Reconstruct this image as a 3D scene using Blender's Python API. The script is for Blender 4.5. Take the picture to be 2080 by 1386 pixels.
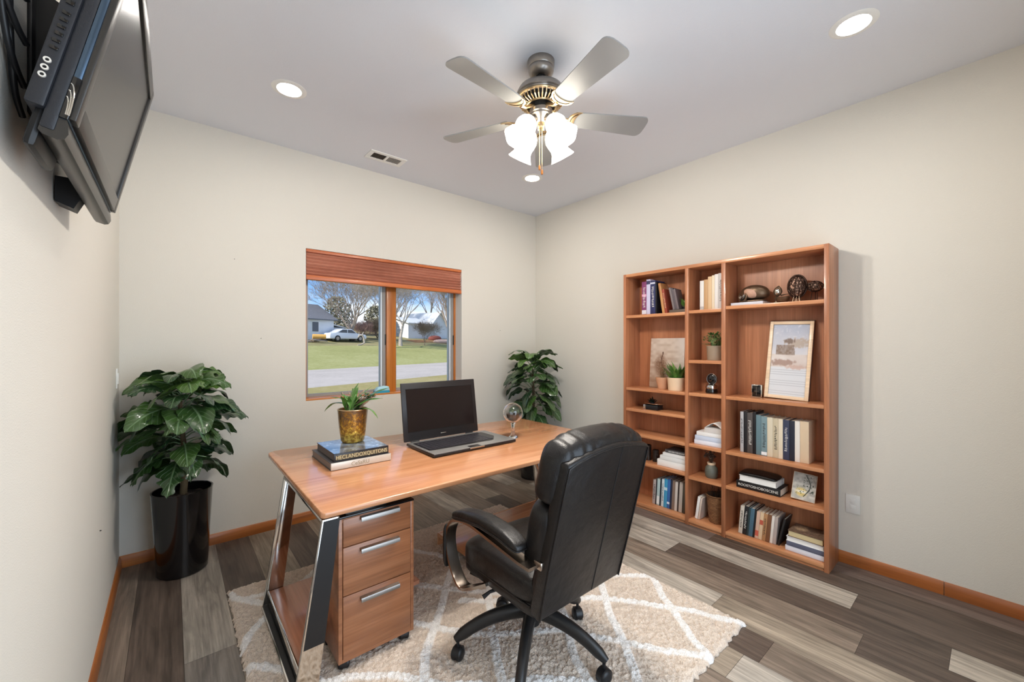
import bpy, bmesh, math, random
import numpy as np
from mathutils import Matrix, Vector

S = bpy.context.scene
for o in list(bpy.data.objects):
    bpy.data.objects.remove(o)
R = math.radians
PI = math.pi
random.seed(7)

# ---------------------------------------------------------------- camera
cam_d = bpy.data.cameras.new('camera')
cam_d.sensor_fit = 'HORIZONTAL'
cam_d.sensor_width = 36.0
cam_d.lens = 825.6 / 2080 * 36.0
cam_d.shift_y = 8.0 / 2080
cam_d.clip_start = 0.02
cam_d.clip_end = 500
cam = bpy.data.objects.new('camera', cam_d)
S.collection.objects.link(cam)
cam.location = (0.252, -3.535, 1.40)
cam.rotation_euler = (R(90), 0, R(-39.95))
S.camera = cam

# ---------------------------------------------------------------- exposure / colour
S.view_settings.view_transform = 'Standard'
S.view_settings.look = 'None'
S.view_settings.gamma = 1.0
S.view_settings.use_curve_mapping = False
S.view_settings.exposure = 0.20
S.cycles.use_denoising = True
S.cycles.max_bounces = 10
S.cycles.diffuse_bounces = 5
S.cycles.use_adaptive_sampling = True
S.cycles.adaptive_threshold = 0.02
S.cycles.glossy_bounces = 4
S.cycles.transmission_bounces = 8
S.cycles.transparent_max_bounces = 12
S.cycles.sample_clamp_indirect = 4.0
S.cycles.caustics_reflective = False
S.cycles.caustics_refractive = False

# ---------------------------------------------------------------- world: spring sky with white clouds
W = bpy.data.worlds.new('sky')
S.world = W
W.use_nodes = True
nt = W.node_tree
nt.nodes.clear()
out = nt.nodes.new('ShaderNodeOutputWorld')
bg = nt.nodes.new('ShaderNodeBackground')
tcw = nt.nodes.new('ShaderNodeTexCoord')
sepw = nt.nodes.new('ShaderNodeSeparateXYZ')
sky = nt.nodes.new('ShaderNodeValToRGB')            # blue deepening with elevation
els = sky.color_ramp.elements
els[0].position = 0.0; els[0].color = (0.50, 0.66, 0.86, 1)
els[1].position = 1.0; els[1].color = (0.07, 0.20, 0.55, 1)
e_ = els.new(0.16); e_.color = (0.15, 0.40, 0.84, 1)
nt.links.new(tcw.outputs['Generated'], sepw.inputs[0]); nt.links.new(sepw.outputs['Z'], sky.inputs[0])
mpw = nt.nodes.new('ShaderNodeMapping'); mpw.inputs['Scale'].default_value = (1.0, 1.0, 3.0)
nz = nt.nodes.new('ShaderNodeTexNoise'); nz.inputs['Scale'].default_value = 3.4; nz.inputs['Detail'].default_value = 8; nz.inputs['Roughness'].default_value = 0.55
rp = nt.nodes.new('ShaderNodeValToRGB')
rp.color_ramp.elements[0].position = 0.47; rp.color_ramp.elements[1].position = 0.62
mixw = nt.nodes.new('ShaderNodeMix'); mixw.data_type = 'RGBA'
mixw.inputs[7].default_value = (0.86, 0.90, 0.95, 1)
nt.links.new(tcw.outputs['Generated'], mpw.inputs['Vector'])
nt.links.new(mpw.outputs[0], nz.inputs['Vector'])
nt.links.new(nz.outputs['Fac'], rp.inputs[0])
nt.links.new(sky.outputs[0], mixw.inputs[6])
nt.links.new(rp.outputs[0], mixw.inputs[0])
nt.links.new(mixw.outputs[2], bg.inputs['Color'])
nt.links.new(bg.outputs[0], out.inputs['Surface'])
bg.inputs['Strength'].default_value = 1.15

# sun over the yard (comes from the west, over the solid left wall of the room)
sun_d = bpy.data.lights.new('sun', 'SUN'); sun_d.energy = 4.6; sun_d.angle = R(1.0); sun_d.color = (1, 0.94, 0.84)
sun = bpy.data.objects.new('sun', sun_d); S.collection.objects.link(sun)
sun.rotation_euler = Vector((0.80, 0.16, -0.62)).to_track_quat('-Z', 'Y').to_euler()

def area(name, loc, aim, sx, sy, power, col):
    d = bpy.data.lights.new(name, 'AREA'); d.shape = 'RECTANGLE'; d.size = sx; d.size_y = sy; d.energy = power; d.color = col
    o = bpy.data.objects.new(name, d); S.collection.objects.link(o)
    o.location = loc
    o.rotation_euler = (Vector(aim) - Vector(loc)).to_track_quat('-Z', 'Z').to_euler()
    return o
# cool fill lamp standing in for daylight, at an unseen doorway added behind the camera
area('daylight_fill', (1.35, -3.98, 1.15), (1.35, 0, 1.15), 1.6, 2.1, 36, (0.74, 0.87, 1.0))

# ---------------------------------------------------------------- helpers
def lin(c):
    return tuple((v / 255 / 12.92) if v / 255 <= 0.04045 else ((v / 255 + 0.055) / 1.055) ** 2.4 for v in c)

class G:
    """collects shapes in world coordinates into one mesh"""
    def __init__(s):
        s.bm = bmesh.new(); s.cols = None
    def add(s, verts, faces, m=None):
        vs = [s.bm.verts.new((m @ Vector(v)) if m is not None else v) for v in verts]
        for f in faces:
            try: s.bm.faces.new([vs[i] for i in f])
            except ValueError: pass
        return vs
    def box(s, x0, x1, y0, y1, z0, z1, bev=0, seg=2, m=None):
        v = [(x0,y0,z0),(x1,y0,z0),(x1,y1,z0),(x0,y1,z0),(x0,y0,z1),(x1,y0,z1),(x1,y1,z1),(x0,y1,z1)]
        f = [(0,3,2,1),(4,5,6,7),(0,1,5,4),(1,2,6,5),(2,3,7,6),(3,0,4,7)]
        vs = s.add(v, f, m)
        if bev:
            es = list({e for q in vs for e in q.link_edges})
            bmesh.ops.bevel(s.bm, geom=es, offset=bev, segments=seg, profile=0.5, affect='EDGES')
        return s
    def lathe(s, prof, n=32, m=None, c=(0,0,0), cap=True, wav=None):
        vs = []; fs = []
        for i, (r, z) in enumerate(prof):
            for k in range(n):
                a = 2*PI*k/n
                rr = r if wav is None else r*wav(i/(len(prof)-1), a)
                vs.append((c[0]+rr*math.cos(a), c[1]+rr*math.sin(a), c[2]+z))
        for i in range(len(prof)-1):
            for k in range(n):
                k2 = (k+1) % n
                fs.append((i*n+k, i*n+k2, (i+1)*n+k2, (i+1)*n+k))
        if cap:
            fs.append(tuple(range(n))[::-1]); fs.append(tuple((len(prof)-1)*n+k for k in range(n)))
        s.add(vs, fs, m); return s
    def cyl(s, p0, p1, r0, r1=None, n=16):
        return s.tube([p0, p1], [r0, r0 if r1 is None else r1], n)
    def tube(s, pts, rad, n=8, closed=False, sx=1.0, up=None):
        pts = [Vector(p) for p in pts]; N = len(pts)
        if not hasattr(rad, '__len__'): rad = [rad]*N
        vs = []; fs = []; prev = None
        for i, p in enumerate(pts):
            if closed: t = pts[(i+1) % N]-pts[i-1]
            else: t = pts[min(i+1, N-1)]-pts[max(i-1, 0)]
            t = t.normalized() if t.length > 1e-9 else Vector((0,0,1))
            if prev is None:
                a = Vector(up) if up else (Vector((0,0,1)) if abs(t.z) < 0.9 else Vector((1,0,0)))
            else: a = prev
            u = (a - t*a.dot(t))
            if u.length < 1e-6: u = t.orthogonal()
            u.normalize(); w = t.cross(u); prev = u
            for k in range(n):
                an = 2*PI*(k+0.5)/n
                vs.append(p + u*math.cos(an)*rad[i] + w*math.sin(an)*rad[i]*sx)
        for i in range(N if closed else N-1):
            j = (i+1) % N
            for k in range(n):
                k2 = (k+1) % n
                fs.append((i*n+k, i*n+k2, j*n+k2, j*n+k))
        if not closed:
            fs.append(tuple(range(n))[::-1]); fs.append(tuple((N-1)*n+k for k in range(n)))
        s.add(vs, fs); return s
    def prism(s, poly, ax, a0, a1, bev=0, seg=2, m=None):
        """extrude polygon (two remaining axes in order) along axis ax"""
        def mk(p, a):
            q = list(p); q.insert(ax, a); return tuple(q)
        n = len(poly)
        v = [mk(p, a0) for p in poly] + [mk(p, a1) for p in poly]
        f = [tuple(range(n)), tuple(range(2*n-1, n-1, -1))] + [(i, n+i, n+(i+1) % n, (i+1) % n) for i in range(n)]
        vs = s.add(v, f, m)
        bmesh.ops.recalc_face_normals(s.bm, faces=list({fc for q in vs for fc in q.link_faces}))
        if bev:
            es = list({e for q in vs for e in q.link_edges})
            bmesh.ops.bevel(s.bm, geom=es, offset=bev, segments=seg, profile=0.5, affect='EDGES')
        return s
    def ball(s, c, r, n=16, sc=(1,1,1), m=None):
        mm = Matrix.Translation(c) @ Matrix.Diagonal((r*sc[0], r*sc[1], r*sc[2], 1))
        if m is not None: mm = m @ mm
        bmesh.ops.create_uvsphere(s.bm, u_segments=n, v_segments=max(6, n//2), radius=1, matrix=mm)
        return s
    def surf(s, fn, nu, nv, m=None, closeu=False):
        vs = [fn(i/(nu if closeu else nu-1), j/(nv-1)) for j in range(nv) for i in range(nu)]
        fs = []
        for j in range(nv-1):
            for i in range(nu if closeu else nu-1):
                i2 = (i+1) % nu
                fs.append((j*nu+i, j*nu+i2, (j+1)*nu+i2, (j+1)*nu+i))
        s.add(vs, fs, m); return s
    def sup(s, c, r, e=(0.4, 0.4), n=40, m=None, warp=None):
        """superellipsoid cushion: centre c, half sizes r, exponents e (small = boxier)"""
        def p(t, q): return math.copysign(abs(t)**q, t)
        def fn(u, v):
            th = 2*PI*u; ph = -PI/2 + PI*v
            x = r[0]*p(math.cos(ph), e[0])*p(math.cos(th), e[1])
            y = r[1]*p(math.cos(ph), e[0])*p(math.sin(th), e[1])
            z = r[2]*p(math.sin(ph), e[0])
            if warp: x, y, z = warp(x, y, z)
            return (c[0]+x, c[1]+y, c[2]+z)
        vs0 = len(s.bm.verts)
        s.surf(fn, n, n//2+1, m, closeu=True)
        s.bm.verts.ensure_lookup_table()
        bmesh.ops.remove_doubles(s.bm, verts=s.bm.verts[vs0:], dist=1e-5)
        return s

ORG = {}
def tag(o, label=None, cat=None, group=None, kind=None):
    if label: o['label'] = label
    if cat: o['category'] = cat
    if group: o['group'] = group
    if kind: o['kind'] = kind
    return o
def thing(name, label, cat, loc, group=None):
    o = bpy.data.objects.new(name, None); S.collection.objects.link(o)
    o.location = loc; o.empty_display_size = 0.05
    ORG[o.name] = Vector(loc)
    return tag(o, label, cat, group)
def obj(name, g, mat, parent=None, org=None, smooth=38, label=None, cols=None, fixn=False):
    bm = g.bm
    if parent is not None: og = ORG[parent.name]
    else: og = Vector(org) if org is not None else Vector((0,0,0))
    bmesh.ops.transform(bm, matrix=Matrix.Translation(-og), verts=bm.verts)
    if fixn: bmesh.ops.recalc_face_normals(bm, faces=bm.faces)
    me = bpy.data.meshes.new(name); bm.to_mesh(me); bm.free()
    if smooth is not None:
        me.shade_smooth()
        if smooth < 180: me.set_sharp_from_angle(angle=R(smooth))
    o = bpy.data.objects.new(name, me); S.collection.objects.link(o)
    me.materials.append(mat)
    ORG[o.name] = og
    if parent is not None: o.parent = parent
    else: o.location = og
    if label: o['label'] = label
    return o
def struct(name, g, mat, **k):
    o = obj(name, g, mat, **k); o['kind'] = 'structure'; return o
def solo(name, g, mat, label, cat, org, group=None, **k):
    return tag(obj(name, g, mat, org=org, **k), label, cat, group)
def solidify(o, t):
    md = o.modifiers.new('thickness', 'SOLIDIFY'); md.thickness = t; md.offset = 0; return o
def smoothed(o, lv=1):
    md = o.modifiers.new('subdivision', 'SUBSURF'); md.levels = lv; md.render_levels = lv; return o
def colattr(o, fn):
    """point colour attribute 'tint' from a function of the local coordinate -> linear rgb"""
    me = o.data
    at = me.color_attributes.new('tint', 'FLOAT_COLOR', 'POINT')
    buf = np.ones((len(me.vertices), 4), dtype=np.float32)
    for i, v in enumerate(me.vertices): buf[i, :3] = fn(v.co)
    at.data.foreach_set('color', buf.ravel())

# ---------------------------------------------------------------- materials
def nodes(name):
    m = bpy.data.materials.new(name); m.use_nodes = True
    t = m.node_tree; b = t.nodes['Principled BSDF']
    return m, t, b
def N(t, kind, **kw):
    n = t.nodes.new(kind)
    for k, v in kw.items():
        if k.startswith('_'): setattr(n, k[1:], v)
        else: n.inputs[k].default_value = v
    return n
def bump(t, b, h, dist, strength=1.0):
    bp = N(t, 'ShaderNodeBump', Strength=strength, Distance=dist)
    t.links.new(h, bp.inputs['Height']); t.links.new(bp.outputs[0], b.inputs['Normal'])
def pm(name, c, rough=0.5, metal=0.0, spec=0.5, coat=0.0, bmp=None, var=None, trans=0.0, ior=1.45, emit=None):
    """c is sRGB 0-255; bmp=(scale, distance); var=(scale, amount)"""
    m, t, b = nodes(name)
    col = lin(c)
    b.inputs['Base Color'].default_value = (*col, 1)
    b.inputs['Roughness'].default_value = rough; b.inputs['Metallic'].default_value = metal
    b.inputs['Specular IOR Level'].default_value = spec
    b.inputs['Coat Weight'].default_value = coat; b.inputs['Coat Roughness'].default_value = 0.08
    b.inputs['Transmission Weight'].default_value = trans; b.inputs['IOR'].default_value = ior
    if emit:
        b.inputs['Emission Color'].default_value = (*emit[0], 1); b.inputs['Emission Strength'].default_value = emit[1]
    if bmp or var:
        tc = N(t, 'ShaderNodeTexCoord')
        if var:
            n = N(t, 'ShaderNodeTexNoise', Scale=var[0], Detail=5)
            r = N(t, 'ShaderNodeMapRange'); r.inputs[3].default_value = 1-var[1]; r.inputs[4].default_value = 1+var[1]
            mx = N(t, 'ShaderNodeVectorMath', _operation='SCALE'); mx.inputs[0].default_value = col
            t.links.new(tc.outputs['Object'], n.inputs['Vector']); t.links.new(n.outputs['Fac'], r.inputs[0])
            t.links.new(r.outputs[0], mx.inputs['Scale']); t.links.new(mx.outputs[0], b.inputs['Base Color'])
        if bmp:
            n = N(t, 'ShaderNodeTexNoise', Scale=bmp[0], Detail=4)
            t.links.new(tc.outputs['Object'], n.inputs['Vector'])
            bump(t, b, n.outputs['Fac'], bmp[1])
    return m
def wood(name, light, mid, dark, axis, rough=0.35, coat=0.15, sc=9.0, streak=0.10):
    m, t, b = nodes(name)
    tc = N(t, 'ShaderNodeTexCoord'); oi = N(t, 'ShaderNodeObjectInfo')
    ad = N(t, 'ShaderNodeVectorMath', _operation='ADD')
    ms = N(t, 'ShaderNodeMath', _operation='MULTIPLY'); ms.inputs[1].default_value = 7.3
    t.links.new(oi.outputs['Random'], ms.inputs[0]); t.links.new(tc.outputs['Object'], ad.inputs[0]); t.links.new(ms.outputs[0], ad.inputs[1])
    s1 = [sc]*3; s1[axis] = sc*0.085
    s2 = [110.0]*3; s2[axis] = 2.2
    mp = N(t, 'ShaderNodeMapping', Scale=s1); mp2 = N(t, 'ShaderNodeMapping', Scale=s2)
    n1 = N(t, 'ShaderNodeTexNoise', Scale=1.0, Detail=5, Roughness=0.55, Distortion=0.9)
    n2 = N(t, 'ShaderNodeTexNoise', Scale=1.0, Detail=3)
    for q, n in ((mp, n1), (mp2, n2)):
        t.links.new(ad.outputs[0], q.inputs['Vector']); t.links.new(q.outputs[0], n.inputs['Vector'])
    cr = N(t, 'ShaderNodeValToRGB'); e = cr.color_ramp.elements
    e[0].position = 0.30; e[0].color = (*lin(dark), 1); e[1].position = 0.70; e[1].color = (*lin(light), 1)
    k = e.new(0.5); k.color = (*lin(mid), 1)
    t.links.new(n1.outputs['Fac'], cr.inputs[0])
    r = N(t, 'ShaderNodeMapRange'); r.inputs[1].default_value = 0.3; r.inputs[2].default_value = 0.7; r.inputs[3].default_value = 1-streak; r.inputs[4].default_value = 1+streak
    t.links.new(n2.outputs['Fac'], r.inputs[0])
    mx = N(t, 'ShaderNodeVectorMath', _operation='SCALE')
    t.links.new(cr.outputs[0], mx.inputs[0]); t.links.new(r.outputs[0], mx.inputs['Scale'])
    t.links.new(mx.outputs[0], b.inputs['Base Color'])
    b.inputs['Roughness'].default_value = rough; b.inputs['Coat Weight'].default_value = coat; b.inputs['Coat Roughness'].default_value = 0.12
    bump(t, b, n2.outputs['Fac'], 0.0004)
    return m
def tinted(name, rough=0.6, spec=0.4, coat=0.0, bmp=None, attr='tint', metal=0.0):
    m, t, b = nodes(name)
    a = N(t, 'ShaderNodeAttribute', _attribute_name=attr)
    t.links.new(a.outputs['Color'], b.inputs['Base Color'])
    b.inputs['Roughness'].default_value = rough; b.inputs['Specular IOR Level'].default_value = spec; b.inputs['Coat Weight'].default_value = coat
    b.inputs['Metallic'].default_value = metal
    if bmp:
        tc = N(t, 'ShaderNodeTexCoord'); n = N(t, 'ShaderNodeTexNoise', Scale=bmp[0], Detail=4)
        t.links.new(tc.outputs['Object'], n.inputs['Vector']); bump(t, b, n.outputs['Fac'], bmp[1])
    return m

M = {}
M['wall'] = pm('wall_paint', (215, 211, 202), 0.75, spec=0.25, bmp=(260, 0.0012))
M['ceiling'] = pm('ceiling_paint', (222, 225, 232), 0.9, spec=0.1, bmp=(180, 0.0008))
M['white'] = pm('white_paint', (236, 236, 232), 0.45)
M['plastic_white'] = pm('white_plastic', (226, 226, 222), 0.35)
M['oak'] = wood('honey_oak', (186, 116, 52), (168, 98, 40), (132, 72, 26), 0, 0.35)
M['oak_y'] = wood('honey_oak_lengthwise', (176, 104, 48), (156, 88, 36), (124, 66, 24), 1, 0.35)
M['oak_z'] = wood('honey_oak_upright', (206, 132, 60), (186, 112, 44), (150, 82, 28), 2, 0.35)
M['desk_x'] = wood('cherry_veneer', (208, 152, 112), (196, 138, 98), (178, 118, 82), 0, 0.20, 0.35, sc=10)
M['desk_y'] = wood('cherry_veneer_crosswise', (200, 142, 112), (186, 126, 96), (164, 104, 76), 1, 0.25, 0.3, sc=10)
M['drawer'] = wood('walnut_drawer_veneer', (164, 110, 76), (148, 96, 64), (120, 74, 48), 0, 0.3, 0.2, sc=12, streak=0.14)
M['case_z'] = wood('bookcase_veneer_upright', (186, 126, 90), (170, 110, 75), (148, 92, 60), 2, 0.35, 0.15, sc=11, streak=0.12)
M['case_y'] = wood('bookcase_veneer_shelf', (208, 148, 104), (194, 132, 90), (172, 110, 74), 1, 0.28, 0.25, sc=11, streak=0.08)
M['chrome'] = pm('chrome', (214, 212, 208), 0.10, 1.0)
M['steel'] = pm('brushed_nickel', (152, 146, 140), 0.32, 1.0)
M['brass'] = pm('satin_brass', (216, 190, 150), 0.30, 1.0)
M['dark_metal'] = pm('dark_bronze', (58, 50, 44), 0.35, 1.0)
M['black_gloss'] = pm('black_gloss', (14, 13, 14), 0.12, coat=0.5)
M['black'] = pm('black_plastic', (22, 22, 24), 0.42)
M['black_matte'] = pm('black_matte', (20, 19, 19), 0.75)
M['charcoal'] = pm('charcoal_plastic', (38, 40, 46), 0.4, bmp=(400, 0.0003))
M['glass'] = pm('window_glass', (255, 255, 255), 0.0, trans=1.0, ior=1.02, spec=0.2)
M['crystal'] = pm('clear_crystal', (255, 255, 255), 0.02, trans=1.0, ior=1.45)
M['soil'] = pm('potting_soil', (44, 32, 26), 0.95, bmp=(90, 0.01), var=(60, 0.5))
M['paper'] = pm('page_paper', (226, 218, 202), 0.8, bmp=(300, 0.0004))
M['paper_white'] = pm('white_page_paper', (232, 230, 226), 0.8)
M['gilt'] = pm('gilt_print', (206, 188, 146), 0.5)
M['print_dark'] = pm('dark_print', (52, 48, 44), 0.6)
M['print_light'] = pm('light_print', (214, 212, 206), 0.6)
def leather():
    m, t, b = nodes('black_leather')
    b.inputs['Base Color'].default_value = (*lin((16, 13, 13)), 1)
    b.inputs['Roughness'].default_value = 0.36; b.inputs['Specular IOR Level'].default_value = 0.40
    tc = N(t, 'ShaderNodeTexCoord')
    v = N(t, 'ShaderNodeTexVoronoi', Scale=320.0); n = N(t, 'ShaderNodeTexNoise', Scale=14.0, Detail=3)
    a = N(t, 'ShaderNodeMath', _operation='MULTIPLY_ADD'); a.inputs[1].default_value = 0.10
    t.links.new(tc.outputs['Object'], v.inputs['Vector']); t.links.new(tc.outputs['Object'], n.inputs['Vector'])
    t.links.new(v.outputs['Distance'], a.inputs[0]); t.links.new(n.outputs['Fac'], a.inputs[2])
    bump(t, b, a.outputs[0], 0.004)
    return m
M['leather'] = leather()
def leafmat(name, dark, light, vein):
    """leaf green with paler veins fanning off the midrib (u across, v along stored per vertex)"""
    m, t, b = nodes(name)
    a = N(t, 'ShaderNodeAttribute', _attribute_name='leafuv')
    sp = N(t, 'ShaderNodeSeparateColor'); t.links.new(a.outputs['Color'], sp.inputs[0])
    ab = N(t, 'ShaderNodeMath', _operation='ABSOLUTE'); sb = N(t, 'ShaderNodeMath', _operation='SUBTRACT'); sb.inputs[1].default_value = 0.5
    t.links.new(sp.outputs[0], sb.inputs[0]); t.links.new(sb.outputs[0], ab.inputs[0])
    # side veins: sin(28*(v - 0.9|u|))
    m1 = N(t, 'ShaderNodeMath', _operation='MULTIPLY_ADD'); m1.inputs[1].default_value = -0.7
    t.links.new(ab.outputs[0], m1.inputs[0]); t.links.new(sp.outputs[1], m1.inputs[2])
    m2 = N(t, 'ShaderNodeMath', _operation='MULTIPLY'); m2.inputs[1].default_value = 44.0; t.links.new(m1.outputs[0], m2.inputs[0])
    sn = N(t, 'ShaderNodeMath', _operation='SINE'); t.links.new(m2.outputs[0], sn.inputs[0])
    r1 = N(t, 'ShaderNodeMapRange'); r1.inputs[1].default_value = 0.82; r1.inputs[2].default_value = 1.0; t.links.new(sn.outputs[0], r1.inputs[0])
    r2 = N(t, 'ShaderNodeMapRange'); r2.inputs[1].default_value = 0.045; r2.inputs[2].default_value = 0.0; t.links.new(ab.outputs[0], r2.inputs[0])
    mxv = N(t, 'ShaderNodeMath', _operation='MAXIMUM'); t.links.new(r2.outputs[0], mxv.inputs[0])
    hv = N(t, 'ShaderNodeMath', _operation='MULTIPLY'); hv.inputs[1].default_value = 0.35; t.links.new(r1.outputs[0], hv.inputs[0]); t.links.new(hv.outputs[0], mxv.inputs[1])
    c1 = N(t, 'ShaderNodeMix', _data_type='RGBA'); c1.inputs[6].default_value = (*lin(dark), 1); c1.inputs[7].default_value = (*lin(light), 1)
    t.links.new(sp.outputs[2], c1.inputs[0])
    c2 = N(t, 'ShaderNodeMix', _data_type='RGBA'); c2.inputs[7].default_value = (*lin(vein), 1)
    t.links.new(c1.outputs[2], c2.inputs[6]); t.links.new(mxv.outputs[0], c2.inputs[0])
    t.links.new(c2.outputs[2], b.inputs['Base Color'])
    b.inputs['Roughness'].default_value = 0.28; b.inputs['Coat Weight'].default_value = 0.25
    iv = N(t, 'ShaderNodeMath', _operation='MULTIPLY'); iv.inputs[1].default_value = -1.0; t.links.new(mxv.outputs[0], iv.inputs[0])
    bump(t, b, iv.outputs[0], 0.004)
    return m
M['leaf'] = leafmat('glossy_dark_leaf', (22, 50, 30), (84, 118, 48), (120, 150, 110))
M['leaf_bright'] = leafmat('bright_green_leaf', (34, 92, 36), (104, 150, 62), (150, 180, 110))
M['leaf_tan'] = leafmat('pinkish_tan_leaf', (176, 138, 112), (204, 172, 146), (214, 190, 168))
M['herb'] = leafmat('small_herb_leaf', (52, 92, 40), (112, 148, 78), (140, 170, 110))

def leaf(g, uv, base, az, pet, L, Wd, a0, a1, split=0, tone=0.3, roll=0.0, nu=7, nv=12, clamp=None, cup=0.25, ped=True):
    """one leaf: petiole from base, blade along an arc from elevation a0 to a1 (deg); appends leaf uv per vertex"""
    d = Vector((math.cos(az), math.sin(az), 0)); side = Vector((-math.sin(az), math.cos(az), 0))
    up = Vector((0,0,1))
    p = Vector(base)
    if pet > 0:
        e = R(a0 + 18)
        p1 = p + (d*math.cos(e) + up*math.sin(e))*pet
        if ped:
            n0 = len(g.bm.verts)
            g.tube([p, (p+p1)/2 + up*0.01, p1], [0.004, 0.0035, 0.003], 5)
            uv += [(0.5, 0.0, 1.0)]*(len(g.bm.verts)-n0)
        p = p1
    mid = []; nrm = []
    for j in range(nv):
        t = j/(nv-1); e = R(a0 + (a1-a0)*t**1.1)
        if j: p = p + (d*math.cos(e) + up*math.sin(e))*(L/(nv-1))
        mid.append(p.copy()); nrm.append((up*math.cos(e) - d*math.sin(e)))
    vs = []; fs = []
    for j in range(nv):
        t = j/(nv-1)
        w = Wd*0.5*(math.sin(PI*min(1, t**0.62*0.98+0.012)))**0.8
        if split: w *= 1 - split*(0.5+0.5*math.cos(2*PI*t*4.0))*(0.25 < t < 0.97)
        if j == nv-1: w = 0.001
        for i in range(nu):
            u = -1 + 2*i/(nu-1)
            s2 = side*math.cos(roll) + nrm[j]*math.sin(roll)
            q = mid[j] + s2*u*w + nrm[j]*(abs(u)*w*cup - u*u*w*cup*1.2) + up*(0.006*math.sin(t*17+u*3)*abs(u))*(Wd/0.12)
            if clamp: q = Vector(clamp(q))
            vs.append(q); uv.append((0.5+u*0.5*(0.3+0.7*w/(Wd*0.5+1e-6)), t, tone))
    for j in range(nv-1):
        for i in range(nu-1):
            fs.append((j*nu+i, j*nu+i+1, (j+1)*nu+i+1, (j+1)*nu+i))
    g.add(vs, fs)
def leafobj(name, g, uv, mat, parent, label=None):
    o = obj(name, g, mat, parent, smooth=180, label=label)
    at = o.data.color_attributes.new('leafuv', 'FLOAT_COLOR', 'POINT')
    buf = np.ones((len(o.data.vertices), 4), dtype=np.float32); buf[:, :3] = np.array(uv, dtype=np.float32)
    at.data.foreach_set('color', buf.ravel())
    return o
def lettering(name, text, size, mat, parent, mtx, depth=0.0006):
    cu = bpy.data.curves.new(name, 'FONT'); cu.body = text; cu.size = size; cu.extrude = depth; cu.align_x = 'CENTER'; cu.align_y = 'CENTER'
    tmp = bpy.data.objects.new(name + '_curve', cu); S.collection.objects.link(tmp)
    bpy.context.view_layer.update()
    me = bpy.data.meshes.new_from_object(tmp.evaluated_get(bpy.context.evaluated_depsgraph_get()))
    bpy.data.objects.remove(tmp)
    og = ORG[parent.name]
    me.transform(Matrix.Translation(-og) @ mtx)
    me.materials.clear(); me.materials.append(mat)
    o = bpy.data.objects.new(name, me); S.collection.objects.link(o); o.parent = parent; ORG[o.name] = og
    return o
def basis(o, ex, ey, ez):
    m = Matrix.Identity(4)
    for i, v in enumerate((ex, ey, ez)):
        v = Vector(v)
        for k in range(3): m[k][i] = v[k]
    for k in range(3): m[k][3] = o[k]
    return m

# ================================================================ THE ROOM
RW, RD, RH = 3.575, 3.90, 2.93       # width (x), depth (y runs from 0 to -RD), height
T = 0.20
WX0, WX1, WZ0, WZ1 = 1.072, 2.540, 0.953, 2.172
# floor: planks run along y, each plank a face with its own tone
PW = 0.194
TONES = {'L': (172, 163, 151), 'T': (150, 137, 121), 'M': (128, 114, 101), 'D': (94, 81, 72), 'P': (112, 99, 92), 'G': (142, 133, 124)}
rows = {-1: [(-4.2, 'M')], 0: [(-1.75, 'D'), (-4.2, 'M')], 1: [(-1.25, 'L'), (-4.2, 'G')], 2: [(-0.80, 'D'), (-2.0, 'T'), (-4.2, 'M')],
        3: [(-1.1, 'T'), (-4.2, 'M')], 4: [(-0.9, 'D'), (-4.2, 'G')], 5: [(-4.2, 'T')], 6: [(-0.6, 'M'), (-4.2, 'G')], 7: [(-0.5, 'G'), (-4.2, 'T')], 8: [(-4.2, 'M')],
        9: [(-4.2, 'M')], 10: [(-1.2, 'L'), (-2.80, 'T'), (-4.2, 'L')], 11: [(-0.9, 'M'), (-2.86, 'D'), (-4.2, 'M')],
        12: [(-0.55, 'T'), (-1.2, 'D'), (-2.55, 'L'), (-4.2, 'T')], 13: [(-1.2, 'M'), (-1.80, 'T'), (-3.12, 'M'), (-4.2, 'D')], 14: [(-0.4, 'L'), (-0.9, 'T'), (-2.09, 'L'), (-3.40, 'D'), (-4.2, 'L')],
        15: [(-0.5, 'M'), (-3.035, 'L'), (-4.2, 'D')], 16: [(-2.2, 'P'), (-4.2, 'D')], 17: [(-4.2, 'P')], 18: [(-4.2, 'D')]}
g = G(); tones = []; rnd = random.Random(3)
gap = 0.0007
for k in range(-1, 19):
    x0 = max(-T, 0.10 + PW*k); x1 = min(RW+T, 0.10 + PW*(k+1))
    y1 = T
    for ye, tn in rows[k]:
        g.add([(x0+gap, ye+gap, 0), (x1-gap, ye+gap, 0), (x1-gap, y1-gap, 0), (x0+gap, y1-gap, 0)], [(0, 1, 2, 3)])
        c = np.array(lin(TONES[tn]))*rnd.uniform(0.92, 1.08)
        tones += [(c[0], c[1], c[2], rnd.random())]*4
        y1 = ye
nq = len(g.bm.verts)
g.box(-T, RW+T, -4.2, T, -0.12, -0.0012)
tones += [(0.02, 0.017, 0.014, 0.5)]*(len(g.bm.verts)-nq)
m, t, b = nodes('weathered_vinyl_plank')
a = N(t, 'ShaderNodeAttribute', _attribute_name='plank'); tc = N(t, 'ShaderNodeTexCoord')
off = N(t, 'ShaderNodeMath', _operation='MULTIPLY'); off.inputs[1].default_value = 37.0
t.links.new(a.outputs['Alpha'], off.inputs[0])
ad = N(t, 'ShaderNodeVectorMath', _operation='ADD'); t.links.new(tc.outputs['Object'], ad.inputs[0]); t.links.new(off.outputs[0], ad.inputs[1])
mp = N(t, 'ShaderNodeMapping', Scale=(16, 1.5, 1)); mp2 = N(t, 'ShaderNodeMapping', Scale=(110, 3.5, 1)); mp3 = N(t, 'ShaderNodeMapping', Scale=(5.5, 2.0, 1))
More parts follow.
